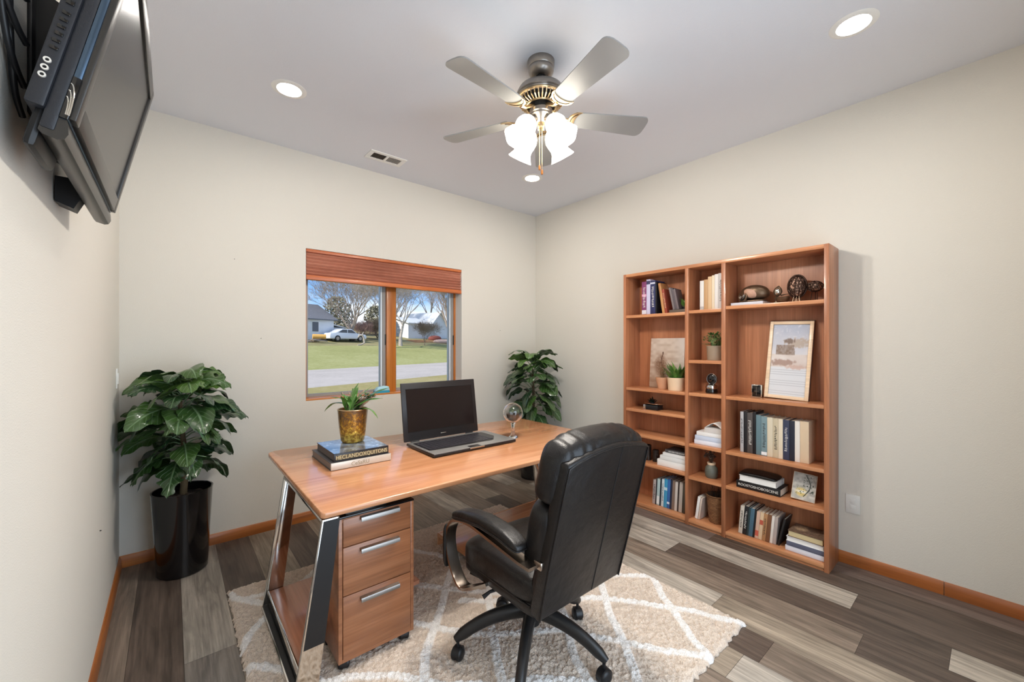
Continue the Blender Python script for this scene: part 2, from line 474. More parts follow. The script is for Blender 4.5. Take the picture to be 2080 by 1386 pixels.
n1 = N(t, 'ShaderNodeTexNoise', Scale=1.0, Detail=6, Roughness=0.6, Distortion=1.6); n2 = N(t, 'ShaderNodeTexNoise', Scale=1.0, Detail=4); n3 = N(t, 'ShaderNodeTexNoise', Scale=1.0, Detail=4, Distortion=0.8)
for q, n in ((mp, n1), (mp2, n2), (mp3, n3)):
    t.links.new(ad.outputs[0], q.inputs['Vector']); t.links.new(q.outputs[0], n.inputs['Vector'])
r1 = N(t, 'ShaderNodeMapRange'); r1.inputs[1].default_value = 0.28; r1.inputs[2].default_value = 0.72; r1.inputs[3].default_value = 0.55; r1.inputs[4].default_value = 1.32
r2 = N(t, 'ShaderNodeMapRange'); r2.inputs[1].default_value = 0.3; r2.inputs[2].default_value = 0.7; r2.inputs[3].default_value = 0.76; r2.inputs[4].default_value = 1.18
r3 = N(t, 'ShaderNodeMapRange'); r3.inputs[1].default_value = 0.3; r3.inputs[2].default_value = 0.5; r3.inputs[3].default_value = 0.72; r3.inputs[4].default_value = 1.02
for n, r in ((n1, r1), (n2, r2), (n3, r3)): t.links.new(n.outputs['Fac'], r.inputs[0])
k1 = N(t, 'ShaderNodeMath', _operation='MULTIPLY'); k2 = N(t, 'ShaderNodeMath', _operation='MULTIPLY')
t.links.new(r1.outputs[0], k1.inputs[0]); t.links.new(r2.outputs[0], k1.inputs[1]); t.links.new(k1.outputs[0], k2.inputs[0]); t.links.new(r3.outputs[0], k2.inputs[1])
sc_ = N(t, 'ShaderNodeVectorMath', _operation='SCALE'); t.links.new(a.outputs['Color'], sc_.inputs[0]); t.links.new(k2.outputs[0], sc_.inputs['Scale'])
t.links.new(sc_.outputs[0], b.inputs['Base Color'])
b.inputs['Roughness'].default_value = 0.42; b.inputs['Specular IOR Level'].default_value = 0.4
bump(t, b, n2.outputs['Fac'], 0.0006)
M['plank'] = m
fl = struct('floor', g, m, smooth=None)
at = fl.data.color_attributes.new('plank', 'FLOAT_COLOR', 'POINT')
at.data.foreach_set('color', np.array(tones, dtype=np.float32).ravel())

g = G(); g.box(-T, RW+T, -6.6, T, RH, RH+0.15)  # slab runs on past the rear wall, unseen, to keep sun out of the doorway
struct('ceiling', g, M['ceiling'], smooth=None)
g = G(); g.box(-T, 0, -6.6, T, -0.1, RH+0.02)  # unseen length beyond the rear wall added to block the sun
struct('wall_left', g, M['wall'], smooth=None)
g = G(); g.box(RW, RW+T, -6.6, T, -0.1, RH+0.02)  # likewise extended out of view as a sun screen
struct('wall_right', g, M['wall'], smooth=None)
g = G()
g.box(-T, WX0, 0, T, -0.1, RH+0.02); g.box(WX1, RW+T, 0, T, -0.1, RH+0.02)
g.box(WX0, WX1, 0, T, -0.1, WZ0); g.box(WX0, WX1, 0, T, WZ1, RH+0.02)
struct('wall_back', g, M['wall'], smooth=None)
g = G()                                            # unseen wall behind the camera, its wide doorway added to admit the fill
g.box(-T, 0.50, -4.06, -RD, -0.1, RH+0.02); g.box(2.20, RW+T, -4.06, -RD, -0.1, RH+0.02); g.box(0.50, 2.20, -4.06, -RD, 2.25, RH+0.02)
struct('wall_front', g, M['wall'], smooth=None)

def base_prof(h=0.073, d=0.014):
    return [(0, 0), (d, 0), (d, h*0.62), (d*0.75, h*0.80), (d*0.55, h*0.93), (d*0.30, h), (0, h)]
g = G(); g.prism([(-p, z) for p, z in base_prof()], 0, 0.0, RW)
struct('baseboard_back', g, M['oak'])
g = G(); g.prism(base_prof(), 1, -RD, -0.014)
bl = struct('baseboard_left', g, M['oak_y'], fixn=True)
g = G(); g.prism([(RW-p, z) for p, z in base_prof()], 1, -3.3425, -0.014)
struct('baseboard_right', g, M['oak_y'], fixn=True)
g = G(); g.prism([(RW-p, z) for p, z in base_prof()], 1, -RD, -3.345)
struct('baseboard_right', g, M['oak_y'], fixn=True)

# ---------------------------------------------------------------- window: oak frame, two sashes, sill, glass
wn = bpy.data.objects.new('window_1', None); S.collection.objects.link(wn); wn.location = (1.806, 0.10, WZ0); ORG['window_1'] = Vector(wn.location); wn['kind'] = 'structure'
FY0, FY1 = 0.118, 0.165
g = G()
g.box(WX0, WX0+0.032, FY0, FY1, WZ0+0.015, WZ1, 0.003); g.box(WX1-0.022, WX1, FY0, FY1, WZ0+0.015, WZ1, 0.003)
g.box(WX0+0.032, WX1-0.022, FY0, FY1, WZ1-0.04, WZ1, 0.003)
obj('window_frame', g, M['oak_z'], wn)
g = G(); g.box(WX0, WX1, 0.003, FY1, WZ0-0.001, WZ0+0.015, 0.003)
M['oak_sill'] = wood('honey_oak_sill', (216, 146, 78), (200, 128, 62), (176, 104, 44), 0, 0.35)
obj('window_sill', g, M['oak_sill'], wn)
g = G(); g.box(1.782, 1.874, FY0-0.015, FY1, WZ0+0.015, WZ1-0.04, 0.004)
obj('mullion', g, M['oak_z'], wn)
M['sash'] = pm('grey_vinyl_sash', (150, 148, 146), 0.4)
M['sash_highlight'] = pm('highlit_vinyl_sash', (222, 230, 238), 0.35)  # bluish white puts the outer sash's thin highlight line into the colour
for (a0, a1) in ((WX0+0.032, 1.782), (1.874, WX1-0.022)):
    g = G()
    z0, z1 = WZ0+0.015, WZ1-0.04
    w = 0.030
    g.box(a0, a0+w*0.45, FY0+0.012, FY1, z0, z1); g.box(a1-w, a1, FY0+0.012, FY1, z0, z1)
    g.box(a0+w*0.45, a1-w, FY0+0.012, FY1, z0, z0+0.022); g.box(a0+w*0.45, a1-w, FY0+0.012, FY1, z1-0.03, z1)
    s_ = obj('sash', g, M['sash'], wn)
    g = G(); g.box(a1-w-0.014, a1-w, FY0+0.02, FY1+0.02, z0+0.018, z1-0.03)
    obj('sash_stop', g, M['sash_highlight'], s_)
    g = G(); g.box(a0+w*0.45, a1-w, FY1-0.016, FY1-0.012, z0+0.018, z1-0.03)
    obj('pane', g, M['glass'], s_)
    g = G(); g.box(a1-0.006, a1+0.002, FY0, FY0+0.014, 1.40, 1.50, 0.002)
    obj('latch', g, M['black'], s_)

g = G(); g.box(WX1-0.0022, WX1-0.0002, 0.0015, FY0+0.002, WZ0+0.015, WZ1-0.001)  # white sheet added over the wall return, its colour standing in for daylight
obj('daylit_jamb_face', g, M['white'], wn, smooth=None)
# pleated shade
sh = thing('pleated_shade', 'russet wooden-toned pleated shade drawn up at the top of the window', 'window shade', (1.806, 0.02, 1.925))
M['shade'] = wood('russet_pleat_fabric', (204, 146, 124), (188, 128, 106), (166, 108, 88), 0, 0.5, 0.0, sc=9)
M['shade_rail'] = wood('shade_rail_oak', (206, 118, 66), (190, 102, 52), (168, 86, 42), 0, 0.35, 0.1)
x0, x1 = WX0+0.003, WX1-0.003
g = G(); g.box(x0, x1, 0.002, 0.052, 2.146, 2.170, 0.002); obj('head_rail', g, M['shade_rail'], sh)
g = G()
n = 14; prof = []
for i in range(n+1):
    z = 2.146 - i*(2.146-1.962)/n
    prof.append((0.003 if i % 2 else 0.022, z))
back = [(0.046, 1.962), (0.046, 2.146)]
g.prism(prof + back, 0, x0+0.004, x1-0.004); obj('pleats', g, M['shade'], sh, smooth=None, fixn=True)
g = G(); g.box(x0, x1, 0.000, 0.052, 1.926, 1.962, 0.004); obj('bottom_rail', g, M['shade_rail'], sh)

# switch and outlet plates, tiny nails
def plate(name, label, cat, c, nx, h=0.118, w=0.072, rocker=False):
    t_ = thing(name, label, cat, c)
    g = G(); x = c[0]
    g.box(min(x, x+nx*0.006), max(x, x+nx*0.006), c[1]-w/2, c[1]+w/2, c[2]-h/2, c[2]+h/2, 0.002)
    obj('cover_plate', g, M['plastic_white'], t_)
    g = G()
    if rocker:
        g.box(min(x+nx*0.005, x+nx*0.010), max(x+nx*0.005, x+nx*0.010), c[1]-0.016, c[1]+0.016, c[2]-0.033, c[2]+0.033, 0.0015); obj('rocker', g, M['plastic_white'], t_)
    else:
        for dz in (-0.020, 0.020):
            g = G(); g.box(min(x+nx*0.005, x+nx*0.0075), max(x+nx*0.005, x+nx*0.0075), c[1]-0.014, c[1]+0.014, c[2]+dz-0.013, c[2]+dz+0.013, 0.001); obj('socket', g, M['plastic_white'], t_)
    return t_
plate('light_switch', 'white rocker light switch plate on the left wall above the plant', 'light switch', (0, -0.165, 1.20), 1, rocker=True)
plate('wall_outlet', 'white outlet plate low on the right wall beside the bookcase', 'outlet', (RW, -2.945, 0.388), -1)
def px_nail(p, nv):
    g = G(); q = Vector(p); g.cyl(q - Vector(nv)*0.004, q + Vector(nv)*0.006, 0.0028, 0.0022, 8); return g
for p, nv, lb in (((0.60, 0, 2.02), (0, -1, 0), 'tiny dark nail in the back wall, high between television and window'),
                  ((0.765, 0, 1.45), (0, -1, 0), 'tiny dark nail in the back wall just left of the window'),
                  ((3.04, 0, 1.56), (0, -1, 0), 'tiny dark nail in the back wall between window and room corner'),
                  ((0, -0.90, 0.55), (1, 0, 0), 'tiny dark nail low on the left wall near the black planter')):
    solo('wall_nail', px_nail(p, nv), M['print_dark'], lb, 'nail', p, 'nails left in the walls')

# recessed lights
M['lens'] = pm('lamp_lens', (255, 255, 255), 0.5, emit=((1.0, 0.95, 0.88), 95.0))
for (x, y, lb) in ((0.792, -0.815, 'round recessed ceiling light between television and vent'),
                   (2.785, -0.800, 'round recessed ceiling light below the fan chains near the corner'),
                   (2.745, -3.095, 'large round recessed ceiling light over the bookcase end, nearest the camera'),
                   (0.792, -3.095, 'round recessed ceiling light above the television side, behind the camera')):
    t_ = thing('recessed_light', lb, 'ceiling light', (x, y, RH), 'recessed ceiling lights')
    g = G(); g.lathe([(0.062, -0.002), (0.066, -0.006), (0.085, -0.005), (0.094, -0.001), (0.094, 0.001), (0.062, 0.001)], 48, c=(x, y, RH), cap=False); obj('trim_ring', g, M['white'], t_)
    g = G(); g.lathe([(0.0005, -0.004), (0.040, -0.004), (0.063, -0.002)], 40, c=(x, y, RH), cap=False); obj('lens', g, M['lens'], t_, fixn=False)

# ceiling air vent
vt = thing('air_vent', 'white rectangular ceiling register with two louvre banks near the window wall', 'air vent', (1.60, -0.322, RH))
g = G(); vx0, vx1, vy0, vy1 = 1.448, 1.748, -0.402, -0.242
z0, z1 = RH-0.007, RH
g.box(vx0, vx1, vy0, vy0+0.034, z0, z1, 0.002); g.box(vx0, vx1, vy1-0.034, vy1, z0, z1, 0.002)
g.box(vx0, vx0+0.034, vy0+0.034, vy1-0.034, z0, z1, 0.002); g.box(vx1-0.034, vx1, vy0+0.034, vy1-0.034, z0, z1, 0.002)
g.box(1.588, 1.608, vy0+0.034, vy1-0.034, z0, z1, 0.002)
obj('vent_frame', g, M['white'], vt)
M['vent_dark'] = pm('vent_duct_dark', (70, 62, 54), 0.8); M['vent_grey'] = pm('vent_louvre_grey', (150, 146, 142), 0.6)
for (a0, a1, mt, tilt) in ((vx0+0.034, 1.588, 'vent_dark', 1), (1.608, vx1-0.034, 'vent_grey', -1)):
    g = G(); g.box(a0, a1, vy0+0.034, vy1-0.034, RH-0.0012, RH-0.0006); p_ = obj('duct_opening', g, M[mt], vt)
    g = G()
    nn = 9
    for i in range(nn):
        xx = a0 + (i+0.5)*(a1-a0)/nn
        g.prism([(xx-0.004*tilt, RH-0.0055), (xx-0.0032*tilt, RH-0.0058), (xx+0.003*tilt, RH-0.002), (xx+0.0022*tilt, RH-0.0017)], 1, vy0+0.034, vy1-0.034) if False else g.box(xx-0.0008, xx+0.0008, vy0+0.034, vy1-0.034, RH-0.0055, RH-0.0014)
    obj('louvres', g, M[mt], vt)

# ================================================================ OUTSIDE
NX, NY = -0.326, 0.946
def terr(x, y):
    s = NX*x + NY*y
    z = -0.30 + (0.145*(s-22.4) if s > 22.4 else 0)
    if s > 60: z = -0.30 + 0.145*37.6 + 0.03*(s-60)
    if s < 4: z -= 0.05*(4-s)
    return z
def strip(name, s0, s1, mat, ns=10, dz=0.0, jit=0):
    g = G(); nu = 60
    ux, uy = NY, -NX
    rr = random.Random(5)
    def fn(u, v):
        s = s0 + (s1-s0)*v; q = -40 + 150*u
        x = NX*s + ux*q; y = NY*s + uy*q
        zz = terr(x, y)+dz + (rr.uniform(-jit, jit) if 0 < v < 1 else 0)
        return (x, y, zz)
    g.surf(fn, nu, ns)
    return struct(name, g, mat, smooth=180)
def ground(name, c1, c2, c3, sc, det=6):
    m, t, b = nodes(name)
    tc = N(t, 'ShaderNodeTexCoord'); n = N(t, 'ShaderNodeTexNoise', Scale=sc, Detail=det, Roughness=0.7); n2 = N(t, 'ShaderNodeTexNoise', Scale=sc*0.08, Detail=3)
    t.links.new(tc.outputs['Object'], n.inputs['Vector']); t.links.new(tc.outputs['Object'], n2.inputs['Vector'])
    a_ = N(t, 'ShaderNodeMath', _operation='MULTIPLY_ADD'); a_.inputs[1].default_value = 0.55; t.links.new(n.outputs['Fac'], a_.inputs[0])
    h = N(t, 'ShaderNodeMath', _operation='MULTIPLY'); h.inputs[1].default_value = 0.45; t.links.new(n2.outputs['Fac'], h.inputs[0]); t.links.new(h.outputs[0], a_.inputs[2])
    cr = N(t, 'ShaderNodeValToRGB'); e = cr.color_ramp.elements
    e[0].position = 0.35; e[0].color = (*lin(c1), 1); e[1].position = 0.65; e[1].color = (*lin(c3), 1); k = e.new(0.5); k.color = (*lin(c2), 1)
    t.links.new(a_.outputs[0], cr.inputs[0]); t.links.new(cr.outputs[0], b.inputs['Base Color'])
    b.inputs['Roughness'].default_value = 0.95; b.inputs['Specular IOR Level'].default_value = 0.1
    return m
M['grass'] = ground('spring_grass', (140, 142, 90), (156, 156, 102), (170, 168, 120), 3.0)
M['grass_dry'] = ground('worn_grass', (126, 122, 84), (148, 142, 102), (160, 148, 116), 1.6)
M['verge'] = ground('verge_grass', (132, 126, 78), (152, 142, 94), (166, 152, 112), 4.0)
M['asphalt'] = ground('old_asphalt', (166, 158, 150), (180, 172, 164), (190, 182, 174), 5.0)
M['litter'] = ground('leaf_litter', (112, 82, 58), (140, 104, 74), (150, 126, 92), 2.0)
strip('lawn', 0.35, 11.7, M['verge'])
strip('road', 11.7, 22.4, M['asphalt'], dz=0.0)
g = G()
strip('lawn_field', 22.4, 33.6, M['grass'], 8)
strip('lawn_far', 33.6, 37.2, M['grass_dry'], 8)
strip('lawn_yard', 37.2, 110, M['grass_dry'], 24)

def on(x, y): return (x, y, terr(x, y))
# neighbouring house
M['siding'] = pm('white_siding', (222, 224, 226), 0.6, var=(3, 0.06)); M['roof'] = pm('grey_shingle', (112, 114, 120), 0.9, var=(6, 0.2))
M['winglass'] = pm('dark_window_glass', (88, 92, 100), 0.15)
def rot(o, ang):
    return Matrix.Translation(o) @ Matrix.Rotation(ang, 4, 'Z')
AH = R(19.0)
M['roof_pale'] = pm('pale_metal_roof', (214, 218, 220), 0.6)
def house(name, label, o, w, d, h, rh, wins, gable_front=False, roof='roof'):
    """o = front-left corner on the ground; front faces -y' (the road)"""
    hs = thing(name, label, 'house', o)
    m = rot(o, AH)
    g = G(); g.box(0, w, 0, d, -0.6, h, m=m); obj('wall', g, M['siding'], hs, smooth=None)
    g = G(); e = 0.35
    if gable_front:
        tri = [(0, h), (w, h), (w/2, h+rh)]
        g.prism(tri, 1, 0.02, d-0.02, m=m); obj('gable', g, M['siding'], hs, smooth=None, fixn=True)
        g = G()
        for s_ in (0, 1):
            xa, xb = (-e, w/2) if s_ == 0 else (w+e, w/2)
            za = h - e*rh/(w/2)
            g.prism([(xa, za+0.02), (xb, h+rh+0.02), (xb, h+rh+0.14), (xa, za+0.14)], 1, -e, d+e, m=m)
    else:
        za = h - e*rh/(d/2)
        g.prism([(-e, za), (d/2, h+rh), (d+e, za), (d+e, za+0.12), (d/2, h+rh+0.14), (-e, za+0.12)], 0, -e, w+e, m=m)
        g2 = G(); g2.prism([(0, h), (d, h), (d/2, h+rh)], 0, 0.02, w-0.02, m=m); obj('gable', g2, M['siding'], hs, smooth=None, fixn=True)
    obj('roof', g, M[roof], hs, smooth=None, fixn=True)
    for (x, z, ww, hh) in wins:
        g = G(); g.box(x-0.06, x+ww+0.06, -0.05, 0.02, z-0.06, z+hh+0.06, m=m); f_ = obj('window', g, M['white'], hs, smooth=None)
        g = G(); g.box(x, x+ww, -0.065, -0.045, z, z+hh, m=m); obj('pane', g, M['winglass'], f_, smooth=None)
    return hs, m
p = (3.9, 41.6); hs, m = house('neighbour_house', 'white sided house with grey roof seen through the left window pane', on(*p), 11.2, 7, 2.35, 1.75,
    [(7.0, 1.0, 0.75, 0.9), (8.55, 0.9, 0.72, 1.05)])
g = G(); g.box(11.2, 13.0, 0.5, 5, -0.5, 1.45, m=m); obj('annex_wall', g, M['siding'], hs, smooth=None)
g = G(); g.prism([(11.2, 1.75), (13.15, 1.40), (13.15, 1.50), (11.2, 1.85)], 1, 0.3, 5.2, m=m); obj('annex_roof', g, M['white'], hs, smooth=None, fixn=True)
g = G(); g.box(8.1, 8.6, 4.5, 5.0, 3.6, 4.9, m=m); g.box(8.25, 8.45, 4.65, 4.85, 4.9, 5.4, m=m); obj('chimney', g, M['roof'], hs, smooth=None)
p = (27.2, 52.6); house('outbuilding', 'white outbuilding behind the round small tree in the right window pane', on(*p), 4.4, 6, 2.3, 0.9, [], roof='roof_pale')
p = (31.6, 54.6); house('gabled_barn', 'pale grey-green gabled barn beside the many-stemmed tree', on(*p), 5.2, 7, 1.6, 2.6, [], True, 'roof_pale')

# white sedan
def sedan():
    c0 = on(15.45, 44.35); m = rot(c0, AH-R(4))
    cr_ = thing('sedan', 'white sedan parked by the white house behind the forked tree', 'car', c0)
    M['carpaint'] = pm('white_car_paint', (226, 230, 238), 0.25, coat=0.6)
    body = [(-2.3, 0.28), (2.25, 0.28), (2.3, 0.55), (2.15, 0.78), (1.05, 0.90), (0.35, 1.38), (-0.85, 1.40), (-1.65, 0.98), (-2.25, 0.92), (-2.34, 0.6)]
    g = G(); g.prism(body, 1, -0.85, 0.85, 0.08, 3, m=m); obj('body', g, M['carpaint'], cr_, fixn=True)
    for q, poly in enumerate(([(0.86, 0.93), (0.30, 1.30), (-0.18, 1.32), (-0.18, 0.95)], [(-0.26, 0.95), (-0.26, 1.32), (-0.80, 1.32), (-1.35, 0.98)])):
        g = G(); g.prism(poly, 1, -0.862, -0.84, m=m); obj('side_window', g, M['winglass'], cr_, smooth=None, fixn=True)
    for xx in (-1.42, 1.40):
        for yy in (-0.78, 0.78):
            g = G(); a_ = m @ Vector((xx, yy-0.1, 0.33)); b_ = m @ Vector((xx, yy+0.1, 0.33)); g.cyl(a_, b_, 0.33, n=20); w_ = obj('wheel', g, M['black'], cr_)
            g = G(); s_ = -1 if yy < 0 else 1; a_ = m @ Vector((xx, yy+s_*0.095, 0.33)); b_ = m @ Vector((xx, yy+s_*0.115, 0.33)); g.cyl(a_, b_, 0.20, n=16); obj('hubcap', g, M['steel'], w_)
sedan()

# bare trees
M['bark'] = pm('grey_bark', (150, 138, 126), 0.95, var=(2, 0.2)); M['bark_pale'] = pm('pale_bark', (176, 166, 154), 0.95, var=(2, 0.2)); M['bark_red'] = pm('reddish_twigs', (168, 138, 128), 0.95)
M['bark_dark'] = pm('dark_twigs', (128, 114, 98), 0.95)
def bare_tree(name, label, cat, base, h, seed, trunk=0.25, forks=4, spread=0.55, mat='bark', clear=0.18, levels=5, twigs=3, group=None):
    rr = random.Random(seed); segs = []
    def br(p, d, L, r, lv):
        n = 4 if lv < 3 else 3; pts = [p.copy()]; rads = [r]
        q = p.copy(); dd = d.copy()
        for i in range(n):
            dd = (dd + Vector((rr.gauss(0, 0.10), rr.gauss(0, 0.10), rr.gauss(0.03, 0.06)))).normalized()
            q = q + dd*(L/n); pts.append(q.copy()); rads.append(r*(1-0.6*(i+1)/n))
        segs.append((pts, rads, lv))
        if lv >= levels: return
        k = forks if lv == 0 else twigs + (1 if rr.random() < 0.5 else 0)
        for c in range(k):
            f = rr.uniform(0.45, 1.0) if lv else rr.uniform(0.80, 1.0)
            i = min(n-1, int(f*n)); a_ = pts[i].lerp(pts[i+1], f*n-i if f < 1 else 1)
            ph = 2*PI*(c/k) + rr.uniform(-0.6, 0.6); sp = spread*rr.uniform(0.6, 1.25)
            o1 = dd.orthogonal().normalized(); o2 = dd.cross(o1)
            nd = (dd*math.cos(sp) + (o1*math.cos(ph)+o2*math.sin(ph))*math.sin(sp) + Vector((0, 0, 0.12))).normalized()
            br(a_, nd, L*rr.uniform(0.60, 0.82) if lv else h*rr.uniform(0.28, 0.36), max(0.011 if h > 5 else 0.007, rads[i]*rr.uniform(0.5, 0.68)), lv+1)
    br(Vector(base)-Vector((0, 0, 0.2)), Vector((0, 0, 1)), h*clear, trunk, 0)
    root = thing(name, label, cat, base, group)
    g1 = G(); g2 = G()
    for pts, rads, lv in segs:
        (g1 if lv <= 1 else g2).tube(pts, rads, 6 if lv <= 1 else 3)
    obj('trunk', g1, M[mat], root, smooth=60); obj('branches', g2, M[mat], root, smooth=None)
    return root
bare_tree('bare_tree', 'large forked bare tree rising behind the white sedan', 'tree', on(16.9, 45.9), 10.5, 11, 0.42, 6, 0.55, 'bark', 0.12, 6, 3)
bare_tree('bare_tree', 'pale bare tree at the far left edge of the window, beyond the house', 'tree', on(12.6, 63), 10.0, 5, 0.22, 4, 0.5, 'bark_pale', 0.2, 6, 3)
bare_tree('bare_tree', 'bare tree close beside the oak mullion, thin branches hanging into the left pane', 'tree', on(19.4, 40.6), 9.5, 21, 0.24, 5, 0.75, 'bark', 0.42, 6, 3)
bare_tree('bare_tree', 'tall pale trunk with bare crown just right of the mullion', 'tree', on(21.4, 42.6), 10.0, 3, 0.26, 4, 0.5, 'bark_pale', 0.30, 6, 3)
bare_tree('bare_tree', 'bare tree with dense grey crown in the middle of the right pane, behind the outbuilding', 'tree', on(31.5, 66), 13.0, 8, 0.35, 6, 0.55, 'bark', 0.16, 6, 3)
bare_tree('bare_tree', 'bare tree standing left of the outbuilding, crown merging with its neighbours', 'tree', on(26.0, 58.5), 11.5, 17, 0.28, 6, 0.55, 'bark_pale', 0.18, 6, 3)
bare_tree('bare_tree', 'many-stemmed grey tree near the right edge of the window', 'tree', on(32.1, 49.0), 14.0, 14, 0.62, 8, 0.34, 'bark', 0.10, 6, 3)
bare_tree('bare_tree', 'distant bare tree above the bushes, between forked tree and mullion', 'tree', on(23.0, 64), 11.5, 51, 0.3, 6, 0.55, 'bark', 0.15, 6, 3)
bare_tree('bare_tree', 'distant bare tree over the outbuilding roof', 'tree', on(34.5, 74), 14.0, 52, 0.3, 6, 0.5, 'bark_pale', 0.15, 6, 3)
bare_tree('bare_tree', 'distant bare tree over the gabled barn, left of the many-stemmed tree', 'tree', on(41.5, 72), 14.5, 53, 0.3, 6, 0.5, 'bark', 0.15, 6, 3)
bare_tree('ornamental_tree', 'small round dark-twigged tree on the lawn in the right pane', 'tree', on(25.5, 44.4), 3.9, 31, 0.07, 9, 0.62, 'bark_dark', 0.20, 5, 4)
bare_tree('bush', 'reddish brown bush to the right of the forked tree', 'bush', on(18.9, 48.3), 3.2, 41, 0.10, 10, 0.75, 'bark_red', 0.10, 5, 4)
bare_tree('bush', 'brown leafless bush next to the mullion in the left pane', 'bush', on(20.9, 48.6), 3.6, 42, 0.10, 10, 0.7, 'bark_dark', 0.10, 5, 4)
def cedar(label, base, h, seed):
    rr = random.Random(seed); root = thing('evergreen_tree', label, 'tree', base)
    g = G(); g.cyl((base[0], base[1], base[2]-0.2), (base[0], base[1], base[2]+h*0.6), 0.16, 0.06, 8); obj('trunk', g, M['bark'], root)
    M['cedar'] = pm('dull_cedar_foliage', (150, 146, 124), 0.95, var=(3, 0.25))
    g = G()
    for i in range(1500):
        z = rr.uniform(0.12, 1.0); r = h*0.42*math.sqrt(max(0, 1-(1.7*(z-0.42))**2))*math.sqrt(rr.random()); a_ = rr.uniform(0, 2*PI)
        c = Vector((base[0]+r*math.cos(a_), base[1]+r*math.sin(a_), base[2]+h*z)); s_ = rr.uniform(0.10, 0.26)
        d1 = Vector((rr.gauss(0, 1), rr.gauss(0, 1), rr.gauss(0, 1))).normalized(); d2 = d1.orthogonal().normalized()
        g.add([c-d1*s_, c+d2*s_*0.6, c+d1*s_, c-d2*s_*0.6+d1.cross(d2)*s_*0.4], [(0, 1, 2), (0, 2, 3)])
    obj('foliage', g, M['cedar'], root, smooth=None)
cedar('dull green evergreen between the white house and the forked tree', on(17.3, 53.5), 4.9, 2)
cedar('low dull green evergreen between forked tree and mullion', on(23.2, 55.0), 4.2, 6)
# felled wood, broken limb, boat hull, litter patch
lc = on(11.75, 42.0)
lp = thing('log_pile', 'heap of cut logs and branches with one bright yellow log by the white house', 'log pile', lc)
M['cutwood'] = pm('fresh_cut_wood', (216, 168, 92), 0.8); rr = random.Random(9)
g = G(); g.cyl((lc[0]-0.3, lc[1], lc[2]+0.62), (lc[0]+0.95, lc[1]-0.15, lc[2]+0.62), 0.26, 0.24, 14); obj('cut_log', g, M['cutwood'], lp, label='bright yellow freshly cut log')
for i in range(9):
    a_ = rr.uniform(-0.5, 0.5); L = rr.uniform(0.9, 2.2); c = Vector((lc[0]+rr.uniform(-1.3, 1.0), lc[1]+rr.uniform(-0.5, 0.5), lc[2]+rr.uniform(0.1, 0.42)))
    d = Vector((math.cos(a_), math.sin(a_), rr.uniform(-0.1, 0.25)))
    g = G(); g.cyl(c-d*L/2, c+d*L/2, 0.10, 0.06, 8); obj('log', g, M['bark_dark'] if i % 2 else M['bark'], lp)
lb_ = on(16.3, 41.3)
g = G(); b0 = Vector(lb_)
g.tube([b0+Vector((-0.55, -0.2, 0.02)), b0+Vector((-0.1, 0, 0.08)), b0+Vector((0.28, 0.05, 0.28)), b0+Vector((0.22, 0.1, 0.8)), b0+Vector((0.05, 0.1, 1.15)), b0+Vector((-0.25, 0.1, 1.1)), b0+Vector((-0.42, 0.1, 0.85))], [0.07, 0.08, 0.10, 0.11, 0.12, 0.10, 0.05], 8)
g.tube([b0+Vector((0.05, 0.1, 1.15)), b0+Vector((0.22, 0.1, 1.5))], [0.06, 0.03], 6); g.tube([b0+Vector((-0.25, 0.1, 1.1)), b0+Vector((-0.3, 0.1, 1.5))], [0.06, 0.03], 6)
solo('broken_limb', g, M['bark_pale'], 'pale broken tree limb arching on the lawn in front of the white sedan', 'branch', lb_)
bo = on(30.5, 48.4)
M['hull'] = pm('weathered_hull', (186, 160, 150), 0.7)
g = G(); g.sup((bo[0], bo[1], bo[2]+0.22), (1.5, 0.5, 0.34), (0.8, 1.0), 24); solo('upturned_boat', g, M['hull'], 'pinkish upturned boat hull lying beside the many-stemmed tree', 'boat', bo, smooth=60)
bo = on(31.9, 52.2)
M['tarp'] = pm('red_brown_tarp', (134, 74, 66), 0.8)
g = G(); g.sup((bo[0]-0.5, bo[1], bo[2]+0.25), (1.1, 0.6, 0.5), (0.9, 1.0), 24); solo('covered_heap', g, M['tarp'], 'dark red covered heap in front of the gabled barn', 'heap', bo, smooth=60)
g = G()
def fn(u, v):
    x = 25.5 + 8.5*u; y = 47.0 + 3.6*u + 3.0*v; return (x, y, terr(x, y)+0.03)
g.surf(fn, 10, 4); tag(obj('leaf_litter', g, M['litter'], smooth=180), kind='stuff')

# ================================================================ CEILING FAN
FX, FY = 1.782, -1.952
fan = thing('ceiling_fan', 'brushed nickel ceiling fan with five grey blades and four lit glass shades', 'ceiling fan', (FX, FY, RH))
def fl_(prof, name, mat, n=40):
    g = G(); g.lathe(prof, n, c=(FX, FY, 0)); return obj(name, g, mat, fan, fixn=True)
fl_([(0.002, 2.845), (0.030, 2.845), (0.050, 2.852), (0.066, 2.868), (0.070, 2.885), (0.068, 2.893), (0.072, 2.898), (0.073, RH), (0.002, RH)], 'canopy', M['steel'])
fl_([(0.002, 2.835), (0.024, 2.835), (0.030, 2.842), (0.030, 2.850), (0.002, 2.850)], 'canopy_collar', M['black_matte'])
fl_([(0.0125, 2.77), (0.0125, 2.85)], 'downrod', M['steel'], 16)
fl_([(0.002, 2.815), (0.045, 2.813), (0.085, 2.800), (0.118, 2.778), (0.130, 2.757), (0.133, 2.742), (0.129, 2.738), (0.132, 2.732), (0.128, 2.726), (0.122, 2.722), (0.002, 2.722)], 'motor_housing', M['steel'], 56)
